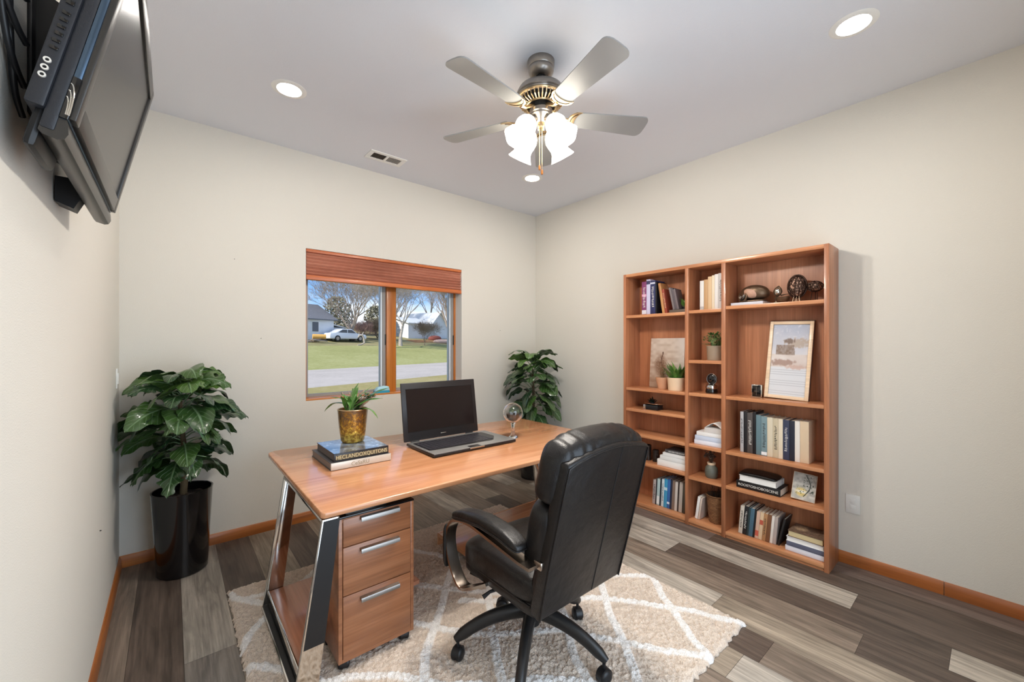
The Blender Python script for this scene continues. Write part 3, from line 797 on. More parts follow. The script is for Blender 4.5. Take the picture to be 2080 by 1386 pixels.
# vent ring: open cage of slats, dark motor inside
g = G()
for k in range(36):
    a_ = 2*PI*k/36; c, s_ = math.cos(a_), math.sin(a_)
    g.tube([(FX+0.124*c, FY+0.124*s_, 2.722), (FX+0.112*c, FY+0.112*s_, 2.700), (FX+0.078*c, FY+0.078*s_, 2.688)], 0.0042, 4)
for r, z in ((0.125, 2.722), (0.080, 2.687)):
    g.tube([(FX+r*math.cos(2*PI*k/40), FY+r*math.sin(2*PI*k/40), z) for k in range(40)], 0.006, 6, closed=True)
obj('vent_ring', g, M['brass'], fan)
fl_([(0.002, 2.721), (0.108, 2.721), (0.098, 2.704), (0.062, 2.694), (0.062, 2.668), (0.002, 2.668)], 'motor_core', M['black_matte'])
fl_([(0.002, 2.672), (0.054, 2.672), (0.062, 2.664), (0.063, 2.645), (0.059, 2.640), (0.060, 2.632), (0.050, 2.618), (0.036, 2.606), (0.030, 2.592), (0.002, 2.592)], 'switch_housing', M['steel'])
g = G(); g.box(FX-0.018, FX+0.018, FY-0.018, FY+0.018, 2.565, 2.600, 0.004, m=Matrix.Translation((FX, FY, 0)) @ Matrix.Rotation(R(46), 4, 'Z') @ Matrix.Translation((-FX, -FY, 0)))
obj('light_hub', g, M['brass'], fan)
M['blade'] = pm('silver_grey_blade', (158, 159, 158), 0.38, 0.15, bmp=(160, 0.0002))
BZ = 2.636
def bm_(ang, tilt=-12):
    return Matrix.Translation((FX, FY, BZ)) @ Matrix.Rotation(R(ang), 4, 'Z') @ Matrix.Rotation(R(tilt), 4, 'X')
for k in range(5):
    ang = 42.5 + 72*k; m = bm_(ang)
    g = G(); poly = []
    r0, r1, w0, w1 = 0.185, 0.605, 0.052, 0.072
    for i in range(9):
        t_ = i/8; poly.append((r0 + (r1-0.035-r0)*t_, -(w0 + (w1-w0)*t_)))
    for i in range(1, 10):
        a_ = -PI/2 + PI*i/10; poly.append((r1-0.035 + 0.035*math.cos(a_)*(1.0), w1*math.copysign(abs(math.sin(a_))**0.55, math.sin(a_))))
    for i in range(9):
        t_ = 1-i/8; poly.append((r0 + (r1-0.035-r0)*t_, (w0 + (w1-w0)*t_)))
    g.prism(poly, 2, -0.003, 0.003, m=m); b_ = obj('blade', g, M['blade'], fan, fixn=True)
    # crescent bracket under the blade root
    g = G(); outer = []; inner = []
    for i in range(17):
        a_ = R(-78 + 156*i/16); outer.append((0.212 - 0.062*math.cos(a_), 0.062*math.sin(a_))); 
    for i in range(17):
        a_ = R(78 - 156*i/16); inner.append((0.224 - 0.036*math.cos(a_)*(1), 0.0605*math.sin(a_)))
    g.prism(outer + inner, 2, -0.009, -0.0035, m=m, bev=0)
    g.tube([m @ Vector((0.155, 0, -0.006)), m @ Vector((0.125, 0, -0.004)), Vector((FX, FY, 2.662)) + Matrix.Rotation(R(ang), 3, 'Z') @ Vector((0.075, 0, 0)), Vector((FX, FY, 2.672)) + Matrix.Rotation(R(ang), 3, 'Z') @ Vector((0.050, 0, 0))], [0.010, 0.008, 0.009, 0.010], 8)
    br_ = obj('blade_bracket', g, M['brass'], fan, fixn=True)
    g = G()
    pts = [m @ Vector((0.213 - 0.048*math.cos(R(-68+136*i/12)), 0.052*math.sin(R(-68+136*i/12)), -0.0095)) for i in range(13)]
    g.tube(pts, 0.0022, 5); obj('bracket_groove', g, M['dark_metal'], br_)
M['shade_glass'] = pm('lit_frosted_glass', (255, 250, 240), 0.5, emit=((1.0, 0.91, 0.78), 7.0))
vd = -134.5
for k in range(4):
    ang = vd + 45 + 90*k
    ax = Vector((math.cos(R(ang))*math.sin(R(37)), math.sin(R(ang))*math.sin(R(37)), -math.cos(R(37))))
    p0 = Vector((FX, FY, 2.605)) + Vector((math.cos(R(ang)), math.sin(R(ang)), 0))*0.064
    g = G(); g.tube([Vector((FX, FY, 2.612)) + Vector((math.cos(R(ang)), math.sin(R(ang)), 0))*0.02, p0, p0 + ax*0.035], [0.012, 0.014, 0.020], 14)
    ho = obj('lamp_holder', g, M['steel'], fan)
    q = p0 + ax*0.022
    ez = ax; ex = Vector((0, 0, 1)).cross(ez).normalized(); ey = ez.cross(ex)
    mm = basis(q, ex, ey, ez)
    pr = [(0.026, 0.0), (0.036, 0.008), (0.050, 0.030), (0.056, 0.055), (0.052, 0.082), (0.047, 0.102), (0.050, 0.122), (0.064, 0.148), (0.070, 0.158)]
    g = G(); g.lathe(pr + [(r-0.003, z) for r, z in reversed(pr)], 36, m=mm, cap=False, wav=lambda t_, a_: 1 + 0.05*math.cos(6*a_)*max(0, 1-abs(t_-0.5)*4))
    obj('glass_shade', g, M['shade_glass'], fan, smooth=60, fixn=True)
    ld = bpy.data.lights.new('fan_bulb', 'SPOT'); ld.energy = 32; ld.color = (1.0, 0.94, 0.86); ld.spot_size = R(168); ld.spot_blend = 0.5; ld.shadow_soft_size = 0.045
    lo = bpy.data.objects.new('fan_bulb', ld); S.collection.objects.link(lo); lo.location = q + ax*0.175; lo.rotation_euler = ax.to_track_quat('-Z', 'Y').to_euler()
for dx, zb in ((-0.007, 2.362), (0.006, 2.338)):
    px_, py_ = FX + dx*0.77 - 0.014, FY - dx*0.64 - 0.014
    g = G(); g.cyl((px_, py_, zb), (px_, py_, 2.57), 0.0013, n=6); ch = obj('pull_chain', g, M['brass'], fan)
    g = G(); g.lathe([(0.0005, 0.0), (0.005, -0.004), (0.0065, -0.016), (0.006, -0.026), (0.0005, -0.030)], 12, c=(px_, py_, zb+0.003)); obj('pull_knob', g, M['oak_z'], ch, fixn=True)

# ================================================================ TELEVISION on the left wall
TVY0, TVY1 = -2.370, -1.640           # near and far side
Bx, Bz = 0.108, 1.840                 # front bottom edge
tilt = R(12.6); HT = 0.445
Vv = Vector((math.sin(tilt), 0, math.cos(tilt))); Nn = Vector((math.cos(tilt), 0, -math.sin(tilt)))
tv = thing('television', 'flat black television tilted down from its bracket high on the left wall', 'television', (0.0, -2.0, 1.95))
tm = basis((Bx, TVY0, Bz), (0, 1, 0), Vv, Nn)      # local: a along wall, b up the screen, c towards the room
TW = TVY1 - TVY0
M['tv_grey'] = pm('gunmetal_bezel', (66, 64, 62), 0.33, 0.55, bmp=(500, 0.0002))
M['tv_edge'] = pm('brushed_blue_grey_edge', (78, 96, 116), 0.28, 0.75)
M['tv_screen'] = pm('dark_screen', (34, 32, 31), 0.24, spec=0.32, coat=0.0)
g = G(); bz = 0.034
g.box(0, bz, 0, HT, -0.012, 0, 0.002, m=tm); g.box(TW-bz, TW, 0, HT, -0.012, 0, 0.002, m=tm)
g.box(bz, TW-bz, 0, bz*1.25, -0.012, 0, 0.002, m=tm); g.box(bz, TW-bz, HT-bz, HT, -0.012, 0, 0.002, m=tm)
obj('bezel', g, M['tv_grey'], tv)
g = G(); g.box(bz, TW-bz, bz*1.25, HT-bz, -0.012, -0.006, m=tm); obj('screen', g, M['tv_screen'], tv, smooth=None)
g = G(); g.box(-0.003, TW+0.003, -0.004, HT+0.004, -0.023, -0.010, 0.004, m=tm); obj('edge_band', g, M['tv_edge'], tv)
g = G(); g.box(-0.001, TW+0.001, -0.034, HT+0.006, -0.044, -0.022, 0.005, m=tm); bk = obj('housing', g, M['charcoal'], tv)
g = G()
g.prism([(-0.004, -0.0118), (-0.004, -0.043), (-0.040, -0.043), (-0.046, -0.036), (-0.047, -0.016), (-0.042, -0.007), (-0.030, -0.004), (-0.012, -0.0085)], 0, 0.002, TW-0.002, m=tm); obj('lower_lip', g, M['tv_grey'], tv, fixn=True)
g = G(); g.box(0.020, TW-0.08, 0.0, HT-0.03, -0.070, -0.043, 0.012, m=tm); obj('rear_hump', g, M['black'], tv)
g = G(); g.box(0.010, 0.17, -0.074, 0.01, -0.060, -0.040, 0.010, m=tm); obj('speaker_box', g, M['black'], tv)
# connector strip on the near side with buttons and jacks
g = G(); g.box(-0.006, 0.075, 0.002, HT-0.03, -0.070, -0.043, 0.004, m=tm); cp = obj('control_strip', g, M['charcoal'], tv)
for i in range(7):
    g = G(); b0 = 0.116 + i*0.0152 + (0.008 if i == 6 else 0)
    g.box(-0.0090, -0.0055, b0, b0+(0.0075 if i < 6 else 0.011), -0.062, -0.050, 0.0015, m=tm); obj('button', g, M['black_gloss'], cp)
M['jack_white'] = pm('jack_ring', (226, 222, 214), 0.4); 
for i in range(3):
    cpt = (-0.0062, 0.060 + i*0.0155, -0.0580); g = G(); ja = G()
    g.lathe([(0.0030, 0), (0.0055, 0), (0.0055, 0.0035), (0.0030, 0.0035), (0.0030, 0)], 18, m=tm @ basis(cpt, (0, 1, 0), (0, 0, 1), (-1, 0, 0)), cap=False); j_ = obj('audio_jack', g, M['jack_white'], cp, fixn=True)
    g = G(); g.lathe([(0.0002, 0.0012), (0.0031, 0.0012)], 12, m=tm @ basis(cpt, (0, 1, 0), (0, 0, 1), (-1, 0, 0)), cap=False); obj('jack_hole', g, M['black_matte'], j_)
# gloss end cap at the lower near corner, its reflection modelled as chrome arcs
g = G(); g.box(-0.0038, 0.0, -0.004, 0.085, -0.0225, -0.0098, 0.002, m=tm); ec_ = obj('end_cap', g, M['black_gloss'], tv)
for q_ in range(3):
    g = G(); k_ = 1 - 0.22*q_; pts = [tm @ Vector((-0.0045, 0.006 + 0.060*k_*math.sin(PI*i/16), -0.027 + 0.0135*k_*math.sin(PI*i/32))) for i in range(17)]
    g.tube([tm @ Vector((-0.0042, 0.004 + 0.064*k_*math.sin(R(90*i/16)), -0.0215 + 0.0110*k_*math.cos(R(90*i/16)))) for i in range(17)], 0.0014, 6); obj('reflection_arc', g, M['chrome'], ec_, smooth=80)
# wall mount: plate and two arms
g = G(); g.box(0.0, 0.008, -2.12, -1.90, 1.93, 2.27, 0.002); mt_ = obj('wall_plate', g, M['black'], tv)
for yy in (-2.09, -1.93):
    g = G(); g.box(yy, yy+0.028, 0, 0, 0, 0) if False else None
    g.prism([(0.006, 1.90), (0.030, 1.88), (0.085, 1.98), (0.115, 2.16), (0.090, 2.20), (0.006, 2.24)], 1, yy, yy+0.026); obj('mount_arm', g, M['black'], tv, fixn=True)
g = G(); g.prism([(0.004, 1.80), (0.040, 1.785), (0.062, 1.835), (0.040, 1.87), (0.004, 1.87)], 1, -1.86, -1.80); obj('mount_foot', g, M['black'], tv, fixn=True)
for i, pts in enumerate(([(0.06, -2.30, 2.14), (0.045, -2.37, 2.17), (0.020, -2.39, 2.14), (0.016, -2.37, 2.06), (0.022, -2.33, 2.02), (0.03, -2.29, 2.00)],
                         [(0.03, -2.29, 2.09), (0.024, -2.35, 2.09), (0.012, -2.365, 2.06), (0.012, -2.33, 1.99), (0.016, -2.29, 1.95), (0.02, -2.25, 1.93)],
                         [(0.04, -2.28, 2.20), (0.02, -2.33, 2.16), (0.012, -2.31, 2.04), (0.010, -2.27, 1.92), (0.012, -2.22, 1.88)])):
    P_ = [Vector(p) for p in pts]; sm = []
    for j in range(len(P_)-1):
        a_, b_, c_, d_ = P_[max(0, j-1)], P_[j], P_[j+1], P_[min(len(P_)-1, j+2)]
        for k in range(6):
            t_ = k/6; sm.append(0.5*((2*b_) + (c_-a_)*t_ + (2*a_-5*b_+4*c_-d_)*t_*t_ + (3*b_-a_-3*c_+d_)*t_**3))
    sm.append(P_[-1])
    g = G(); g.tube(sm, 0.0055, 8); obj('cable', g, M['black'], tv, smooth=80)

# ================================================================ RUG
RX0, RX1, RY0, RY1 = 0.490, 2.450, -2.730, -0.755
LINES = [
[(2.20,-2.00),(2.30,-2.08),(2.45,-2.21),(2.40,-2.27),(2.31,-2.36),(2.26,-2.44),(2.17,-2.56),(2.12,-2.62),(2.07,-2.73)],
[(1.45,-1.68),(1.70,-1.90),(1.86,-2.03),(2.00,-2.11),(2.15,-2.27),(2.19,-2.34),(2.26,-2.44),(2.30,-2.49),(2.34,-2.56),(2.36,-2.63),(2.43,-2.72)],
[(2.30,-1.80),(2.16,-2.06),(2.07,-2.16),(1.98,-2.25),(1.92,-2.34),(1.87,-2.41),(1.81,-2.48),(1.76,-2.54),(1.66,-2.65),(1.60,-2.73)],
[(1.43,-2.00),(1.55,-2.08),(1.70,-2.18),(1.77,-2.30),(1.86,-2.42),(1.91,-2.50),(1.96,-2.58),(2.02,-2.64),(2.07,-2.72)],
[(0.98,-1.40),(1.11,-1.58),(1.19,-1.70),(1.24,-1.77),(1.32,-1.89),(1.43,-2.00)],
[(1.95,-0.90),(1.66,-1.29),(1.44,-1.53),(1.33,-1.67),(1.24,-1.77),(1.11,-1.91),(1.04,-2.03),(0.97,-2.12),(0.80,-2.40),(0.62,-2.70)],
[(1.15,-1.10),(1.30,-1.33),(1.34,-1.40),(1.43,-1.52),(1.50,-1.60),(1.72,-1.85)],
[(1.80,-1.55),(1.62,-1.70),(1.50,-1.87),(1.42,-2.00),(1.34,-2.13),(1.29,-2.24),(1.15,-2.45),(1.00,-2.70)],
[(1.95,-1.85),(1.76,-2.16),(1.66,-2.27),(1.61,-2.35),(1.56,-2.47),(1.45,-2.65)],
[(1.10,-2.10),(1.25,-2.23),(1.38,-2.30),(1.49,-2.39),(1.58,-2.50),(1.70,-2.70)],
[(1.40,-0.85),(1.49,-1.01),(1.51,-1.06),(1.59,-1.17),(1.65,-1.31)],
[(0.49,-0.80),(0.51,-0.86),(0.56,-0.94),(0.66,-1.07),(0.80,-1.24),(0.98,-1.40)],
[(1.00,-0.80),(0.80,-0.98),(0.66,-1.11),(0.58,-1.19),(0.53,-1.26),(0.49,-1.34)],
[(0.49,-1.50),(0.51,-1.475),(0.56,-1.52),(0.61,-1.59),(0.67,-1.69),(0.72,-1.77),(0.81,-1.80),(0.88,-1.85),(0.97,-1.92),(1.03,-2.02),(1.12,-2.12)],
[(0.55,-0.91),(0.64,-0.935),(0.72,-0.94)],
]
def smooth_noise(shape, cell, rs):
    h, w = shape; gh, gw = int(h/cell)+3, int(w/cell)+3
    gr = rs.rand(gh, gw); ys = np.arange(h)/cell; xs = np.arange(w)/cell
    y0 = ys.astype(int); x0 = xs.astype(int); fy = (ys-y0)[:, None]; fx = (xs-x0)[None, :]
    fy = fy*fy*(3-2*fy); fx = fx*fx*(3-2*fx)
    a_ = gr[y0][:, x0]; b_ = gr[y0][:, x0+1]; c_ = gr[y0+1][:, x0]; d_ = gr[y0+1][:, x0+1]
    return (a_*(1-fx)+b_*fx)*(1-fy) + (c_*(1-fx)+d_*fx)*fy - 0.5
def make_rug():
    rs = np.random.RandomState(4); nx, ny = 460, 464
    u = np.linspace(0, 1, nx)[None, :].repeat(ny, 0); v = np.linspace(0, 1, ny)[:, None].repeat(nx, 1)
    sh_ = (ny, nx)
    big = smooth_noise(sh_, 26, rs); med = smooth_noise(sh_, 9, rs); fine = smooth_noise(sh_, 2.6, rs); fine2 = smooth_noise(sh_, 2.6, rs); px_ = rs.rand(*sh_)-0.5
    X = RX0 + (RX1-RX0)*u; Y = RY0 + (RY1-RY0)*v
    d = np.minimum(np.minimum(X-RX0, RX1-X), np.minimum(Y-RY0, RY1-Y))
    edge = np.clip(d/0.022, 0, 1)**0.5
    comb = smooth_noise((ny, nx), 4.0, rs)
    Z = 0.003 + edge*(0.017 + 0.005*big + 0.003*med + 0.010*fine + 0.006*px_)
    Xw = X + med*0.010 + fine2*0.006 + big*0.01; Yw = Y + med*0.010 + fine*0.006
    dist = np.full(sh_, 9.0)
    for ln in LINES:
        for (ax_, ay_), (bx_, by_) in zip(ln[:-1], ln[1:]):
            ex, ey = bx_-ax_, by_-ay_; L2 = ex*ex+ey*ey
            t_ = np.clip(((Xw-ax_)*ex + (Yw-ay_)*ey)/L2, 0, 1)
            dist = np.minimum(dist, np.hypot(Xw-(ax_+t_*ex), Yw-(ay_+t_*ey)))
    wl = np.clip((0.024 - dist)/0.008, 0, 1)
    Z += 0.005*wl*edge
    jag = (1-edge)*0.011
    X = X + fine2*0.007 + jag*comb; Y = Y + fine*0.007 + jag*comb*1.6
    beige = np.array(lin((230, 213, 196))); dark = np.array(lin((198, 177, 158))); white = np.array(lin((246, 242, 238)))
    f = np.clip(0.74 + 0.15*med + 0.8*fine + 0.22*big + 0.7*px_, 0, 1)[..., None]
    col = dark + (beige-dark)*f
    wcol = white*(0.92 + 0.12*f)
    col = col*(1-wl[..., None]) + wcol*wl[..., None]
    verts = np.stack([X, Y, Z], -1).reshape(-1, 3)
    idx = np.arange(ny*nx).reshape(ny, nx)
    faces = np.stack([idx[:-1, :-1], idx[:-1, 1:], idx[1:, 1:], idx[1:, :-1]], -1).reshape(-1, 4)
    # skirt and underside
    ring = np.concatenate([idx[0, :], idx[1:, -1], idx[-1, -2::-1], idx[-2:0:-1, 0]])
    n0 = len(verts); low = verts[ring].copy(); low[:, 2] = 0.0012
    verts = np.concatenate([verts, low]); m_ = len(ring)
    sk = [(ring[(i+1) % m_], ring[i], n0+i, n0+(i+1) % m_) for i in range(m_)]
    org = Vector((1.47, -1.74, 0))
    verts = verts - np.array(org)
    me = bpy.data.meshes.new('rug')
    me.from_pydata(verts.tolist(), [], faces.tolist() + [tuple(int(q) for q in f_) for f_ in sk])
    me.shade_smooth()
    o = bpy.data.objects.new('rug', me); S.collection.objects.link(o); o.location = org
    at = me.color_attributes.new('tint', 'FLOAT_COLOR', 'POINT')
    cc = np.ones((len(verts), 4), dtype=np.float32); cc[:n0, :3] = col.reshape(-1, 3); cc[n0:, :3] = dark
    at.data.foreach_set('color', cc.ravel())
    m, t, b = nodes('shag_pile'); a = N(t, 'ShaderNodeAttribute', _attribute_name='tint'); tc = N(t, 'ShaderNodeTexCoord')
    n1 = N(t, 'ShaderNodeTexNoise', Scale=230.0, Detail=3); t.links.new(tc.outputs['Object'], n1.inputs['Vector'])
    r = N(t, 'ShaderNodeMapRange'); r.inputs[1].default_value = 0.3; r.inputs[2].default_value = 0.7; r.inputs[3].default_value = 0.80; r.inputs[4].default_value = 1.15; t.links.new(n1.outputs['Fac'], r.inputs[0])
    s_ = N(t, 'ShaderNodeVectorMath', _operation='SCALE'); t.links.new(a.outputs['Color'], s_.inputs[0]); t.links.new(r.outputs[0], s_.inputs['Scale']); t.links.new(s_.outputs[0], b.inputs['Base Color'])
    b.inputs['Roughness'].default_value = 0.95; b.inputs['Specular IOR Level'].default_value = 0.1; b.inputs['Sheen Weight'].default_value = 0.3
    bump(t, b, n1.outputs['Fac'], 0.006)
    me.materials.append(m); ORG['rug'] = org
    tag(o, 'beige shag rug with white trellis lines under the desk and chair', 'rug')
make_rug()

# ================================================================ DESK
DZ = 0.720; FZ = 0.022                # top surface, standing height on the rug pile
desk = thing('desk', 'long cherry wood desk with chrome and black trapezoid frames', 'desk', (1.70, -1.25, 0))
def rounded(poly, r, n=6):
    out = []
    for i, p in enumerate(poly):
        a_, b_, c_ = Vector(poly[i-1]), Vector(p), Vector(poly[(i+1) % len(poly)])
        u1 = (a_-b_).normalized(); u2 = (c_-b_).normalized(); rr_ = r[i]
        ang = u1.angle(u2); t_ = rr_/math.tan(ang/2)
        p1 = b_+u1*t_; p2 = b_+u2*t_
        for k in range(n+1):
            s_ = k/n; q = p1*(1-s_)**2 + b_*2*s_*(1-s_) + p2*s_*s_; out.append((q.x, q.y))
    return out
top = rounded([(0.715, -1.790), (2.735, -1.790), (2.735, -0.690), (0.715, -0.545)], [0.02, 0.05, 0.05, 0.07])
g = G(); g.prism(top, 2, DZ-0.026, DZ, 0.006, 3); obj('tabletop', g, M['desk_x'], desk, smooth=30, fixn=True)
def frame(side):
    """trapezoid loop of flat bar; splays outwards towards the floor; side -1 left, +1 right"""
    def xo(z):
        return 0.716 - 0.105*(1-z/0.69) if side < 0 else 2.582 + 0.105*(1-z/0.69)
    ya, yb = -1.792, -1.060             # front and back legs (outer)
    W_ = 0.068; t_ = 0.016; WB = 0.088
    def bar(quad_fn, name, mat, bev=0.003):
        pass
    zt, zb = DZ-0.027, FZ
    def leg(y0, y1, name, mat, dz0=zb, dz1=zt, wx0=0.0, wx1=W_):
        g = G(); vs = []
        for z in (dz0, dz1):
            for (x, y) in ((wx0, y0), (wx1, y0), (wx1, y1), (wx0, y1)):
                x = x if x < 0.05 else (WB + (W_-WB)*z/0.69); xx = xo(z) + (x if side < 0 else -x); vs.append((xx, y, z))
        g.add(vs, [(0, 3, 2, 1), (4, 5, 6, 7), (0, 1, 5, 4), (1, 2, 6, 5), (2, 3, 7, 6), (3, 0, 4, 7)])
        bmesh.ops.bevel(g.bm, geom=list(g.bm.edges), offset=0.002, segments=2, profile=0.5, affect='EDGES')
        return obj(name, g, mat, desk, fixn=True)
    lf = leg(ya, ya+t_, 'front_leg', M['chrome'])
    leg(yb-t_, yb, 'back_leg', M['chrome'])
    # black panel stands in for the dark reflection on the chrome leg face
    g = G(); vs = []
    for z in (0.20, zt-0.006):
        for (x, y) in ((0.006, ya-0.0022), (WB+(W_-WB)*z/0.69+0.001, ya-0.0022), (WB+(W_-WB)*z/0.69+0.001, ya), (0.006, ya)):
            vs.append((xo(z) + (x if side < 0 else -x), y, z))
    g.add(vs, [(0, 3, 2, 1), (4, 5, 6, 7), (0, 1, 5, 4), (1, 2, 6, 5), (2, 3, 7, 6), (3, 0, 4, 7)])
    obj('dark_reflection_panel', g, M['black'], lf, smooth=None, fixn=True)
    # floor runner and upper rail
    def rail(z0, z1, name, mat, w0=0.0, w1=W_, a_=ya+t_, b_=yb-t_):
        g = G(); xa, xb = xo(z0)+(w0 if side < 0 else -w1), xo(z0)+(w1 if side < 0 else -w0)
        g.box(xa, xb, a_, b_, z0, z1, 0.002); return obj(name, g, mat, desk)
    rn = rail(FZ, FZ+0.012, 'floor_runner', M['chrome'], -0.004, W_)
    rail(FZ+0.012, FZ+0.020, 'runner_inlay', M['black'], 0.0, W_-0.004)
    rail(zt-0.014, zt-0.0005, 'upper_rail', M['chrome'])
frame(-1); frame(1)
# low shelf inside the left frame (L-shaped round the drawer unit), foot shelf reaching from the right frame
sh0 = 0.105
g = G(); g.prism([(0.645, -1.772), (0.690, -1.772), (0.740, -1.49), (1.30, -1.49), (1.30, -1.078), (0.645, -1.078)], 2, sh0-0.022, sh0, 0.002); obj('low_shelf', g, M['desk_y'], desk, fixn=True)
g = G(); g.box(0.636, 0.645, -1.772, -1.078, sh0-0.050, sh0+0.004, 0.002); obj('shelf_rail', g, M['chrome'], desk)
g = G(); g.box(1.62, 2.60, -1.50, -1.135, 0.112, 0.140, 0.003); obj('foot_shelf', g, M['desk_x'], desk)
g = G(); g.box(1.62, 2.60, -1.135, -1.12, 0.060, 0.140, 0.002); obj('foot_shelf_rail', g, M['desk_x'], desk)
for xx in (1.70, 2.10):
    g = G(); g.box(xx, xx+0.03, -1.34, -1.31, FZ-0.004, 0.113); obj('foot_shelf_support', g, M['chrome'], desk)
# under-top supports
g = G(); g.box(0.82, 1.00, -1.755, -1.53, DZ-0.0425, DZ-0.0265, 0.002); obj('mounting_plate', g, M['steel'], desk)
g = G(); g.prism([(2.50, DZ-0.027), (2.58, DZ-0.027), (2.55, DZ-0.075), (2.46, DZ-0.060), (2.42, DZ-0.027)], 1, -1.62, -1.30); obj('corner_bracket', g, M['dark_metal'], desk, fixn=True)

# drawer unit
PX0, PX1, PYF, PYB, PZ0, PZ1 = 0.786, 1.126, -1.772, -1.520, 0.060, 0.668
pd = thing('drawer_unit', 'walnut three-drawer unit on castors under the left end of the desk', 'drawer unit', (0.956, -1.65, FZ))
g = G(); f = 0.016
g.box(PX0, PX0+f, PYF+0.002, PYB, PZ0, PZ1, 0.001); g.box(PX1-f, PX1, PYF+0.002, PYB, PZ0, PZ1, 0.001); g.box(PX0+f, PX1-f, PYF+0.002, PYB, PZ0, PZ0+f, 0.001); g.box(PX0+f, PX1-f, PYB-f, PYB, PZ0+f, PZ1-f)
g.box(PX0+f, PX1-f, PYF+0.002, PYB, PZ1-f, PZ1)
obj('body', g, M['drawer'], pd)
g = G(); g.box(PX0-0.001, PX1+0.001, PYF, PYB, PZ1, PZ1+0.008, 0.001); obj('top_panel', g, M['black_gloss'], pd)
zs = [(0.548, 0.664), (0.342, 0.544), (PZ0+f+0.001, 0.338)]
for i, (z0, z1) in enumerate(zs):
    g = G(); g.box(PX0+f+0.002, PX1-f-0.002, PYF-0.001, PYF+0.020, z0, z1, 0.0012); d_ = obj('drawer', g, M['drawer'], pd)
    g = G(); zc = z1 - (0.006 if i == 0 else 0.022 if i == 1 else 0.026); hx0, hx1 = 0.874, 1.048
    g.prism([(PYF-0.002, zc+0.005), (PYF-0.020, zc+0.003), (PYF-0.022, zc-0.004), (PYF-0.022, zc-0.014), (PYF-0.019, zc-0.014), (PYF-0.017, zc-0.002), (PYF-0.002, zc)], 0, hx0, hx1); obj('handle', g, M['steel'], d_, fixn=True)
def castor(c, heading, name, parent, r=0.026, z0=FZ, top=None):
    """twin wheel castor standing at c=(x,y)"""
    x, y = c; ca, sa = math.cos(heading), math.sin(heading); ax = Vector((-sa, ca, 0)); f_ = Vector((ca, sa, 0))
    ctr = Vector((x, y, z0 + r))
    g = G()
    for s_ in (-1, 1):
        a_ = ctr + ax*s_*0.004; b_ = ctr + ax*s_*0.023
        mm = basis(a_, f_, Vector((0, 0, 1)), ax*s_)
        g.lathe([(0.001, 0), (r*0.92, 0), (r, 0.004), (r, 0.012), (r*0.84, 0.018), (r*0.45, 0.021), (0.001, 0.021)], 22, m=mm)
    # hood over the wheels
    mm = basis(ctr - ax*0.015, f_, Vector((0, 0, 1)), ax)
    hood = [(r*1.12*math.cos(R(a_)), r*1.12*math.sin(R(a_))) for a_ in range(-10, 201, 15)]
    g.prism(hood, 2, 0.0, 0.030, m=mm)
    g.cyl(ctr + Vector((0, 0, r*0.9)), Vector((x, y, top if top else z0+2*r+0.02)), 0.007, n=10)
    return obj(name, g, M['black'], parent, fixn=True)
for (x, y) in ((0.818, -1.735), (1.092, -1.735), (0.818, -1.555), (1.092, -1.555)):
    castor((x, y), R(70), 'castor', pd, 0.022, FZ-0.006, PZ0+0.004)

# ================================================================ OFFICE CHAIR (faces the desk, +y)
CX_, CY_ = 1.495, -2.19
ch = thing('office_chair', 'black leather high-back office chair with padded armrests seen from behind', 'office chair', (CX_, CY_, FZ))
M['base_black'] = pm('black_base', (30, 29, 29), 0.38)
for k in range(5):
    a_ = R(3 + 72*k); d = Vector((math.cos(a_), math.sin(a_), 0)); r_ = 0.33
    g = G(); pts = []; rad = []
    for i in range(11):
        t_ = i/10; rr_ = 0.02 + (r_-0.01)*t_; z = 0.212 - 0.100*t_**2.4 - 0.010*t_
        pts.append(Vector((CX_, CY_, FZ+z-0.02)) + d*rr_); rad.append(0.036 - 0.011*t_ if t_ < 0.95 else 0.016)
    g.tube(pts, rad, 10, sx=0.80); lg = obj('leg', g, M['base_black'], ch, smooth=50)
    wp = Vector((CX_, CY_, 0)) + d*r_
    castor((wp.x, wp.y), a_ + R(60), 'castor', lg, 0.029, FZ-0.008, FZ+0.085)
g = G(); g.lathe([(0.002, 0.13), (0.036, 0.13), (0.040, 0.16), (0.040, 0.215), (0.030, 0.22), (0.030, 0.255), (0.024, 0.255), (0.024, 0.34), (0.002, 0.34)], 24, c=(CX_, CY_, FZ)); obj('gas_column', g, M['black'], ch, fixn=True)
g = G(); g.box(CX_-0.09, CX_+0.09, CY_-0.12, CY_+0.13, 0.325, 0.365, 0.012); g.prism([(CY_+0.10, 0.34), (CY_+0.26, 0.315), (CY_+0.24, 0.36), (CY_+0.10, 0.365)], 0, CX_-0.16, CX_-0.11)
g.tube([(CX_-0.05, CY_+0.02, 0.345), (CX_-0.19, CY_+0.06, 0.335), (CX_-0.22, CY_+0.07, 0.318)], [0.008, 0.007, 0.010], 8)
obj('tilt_mechanism', g, M['black'], ch, fixn=True)
sx0, sx1 = 1.292, 1.772; sc_x = (sx0+sx1)/2
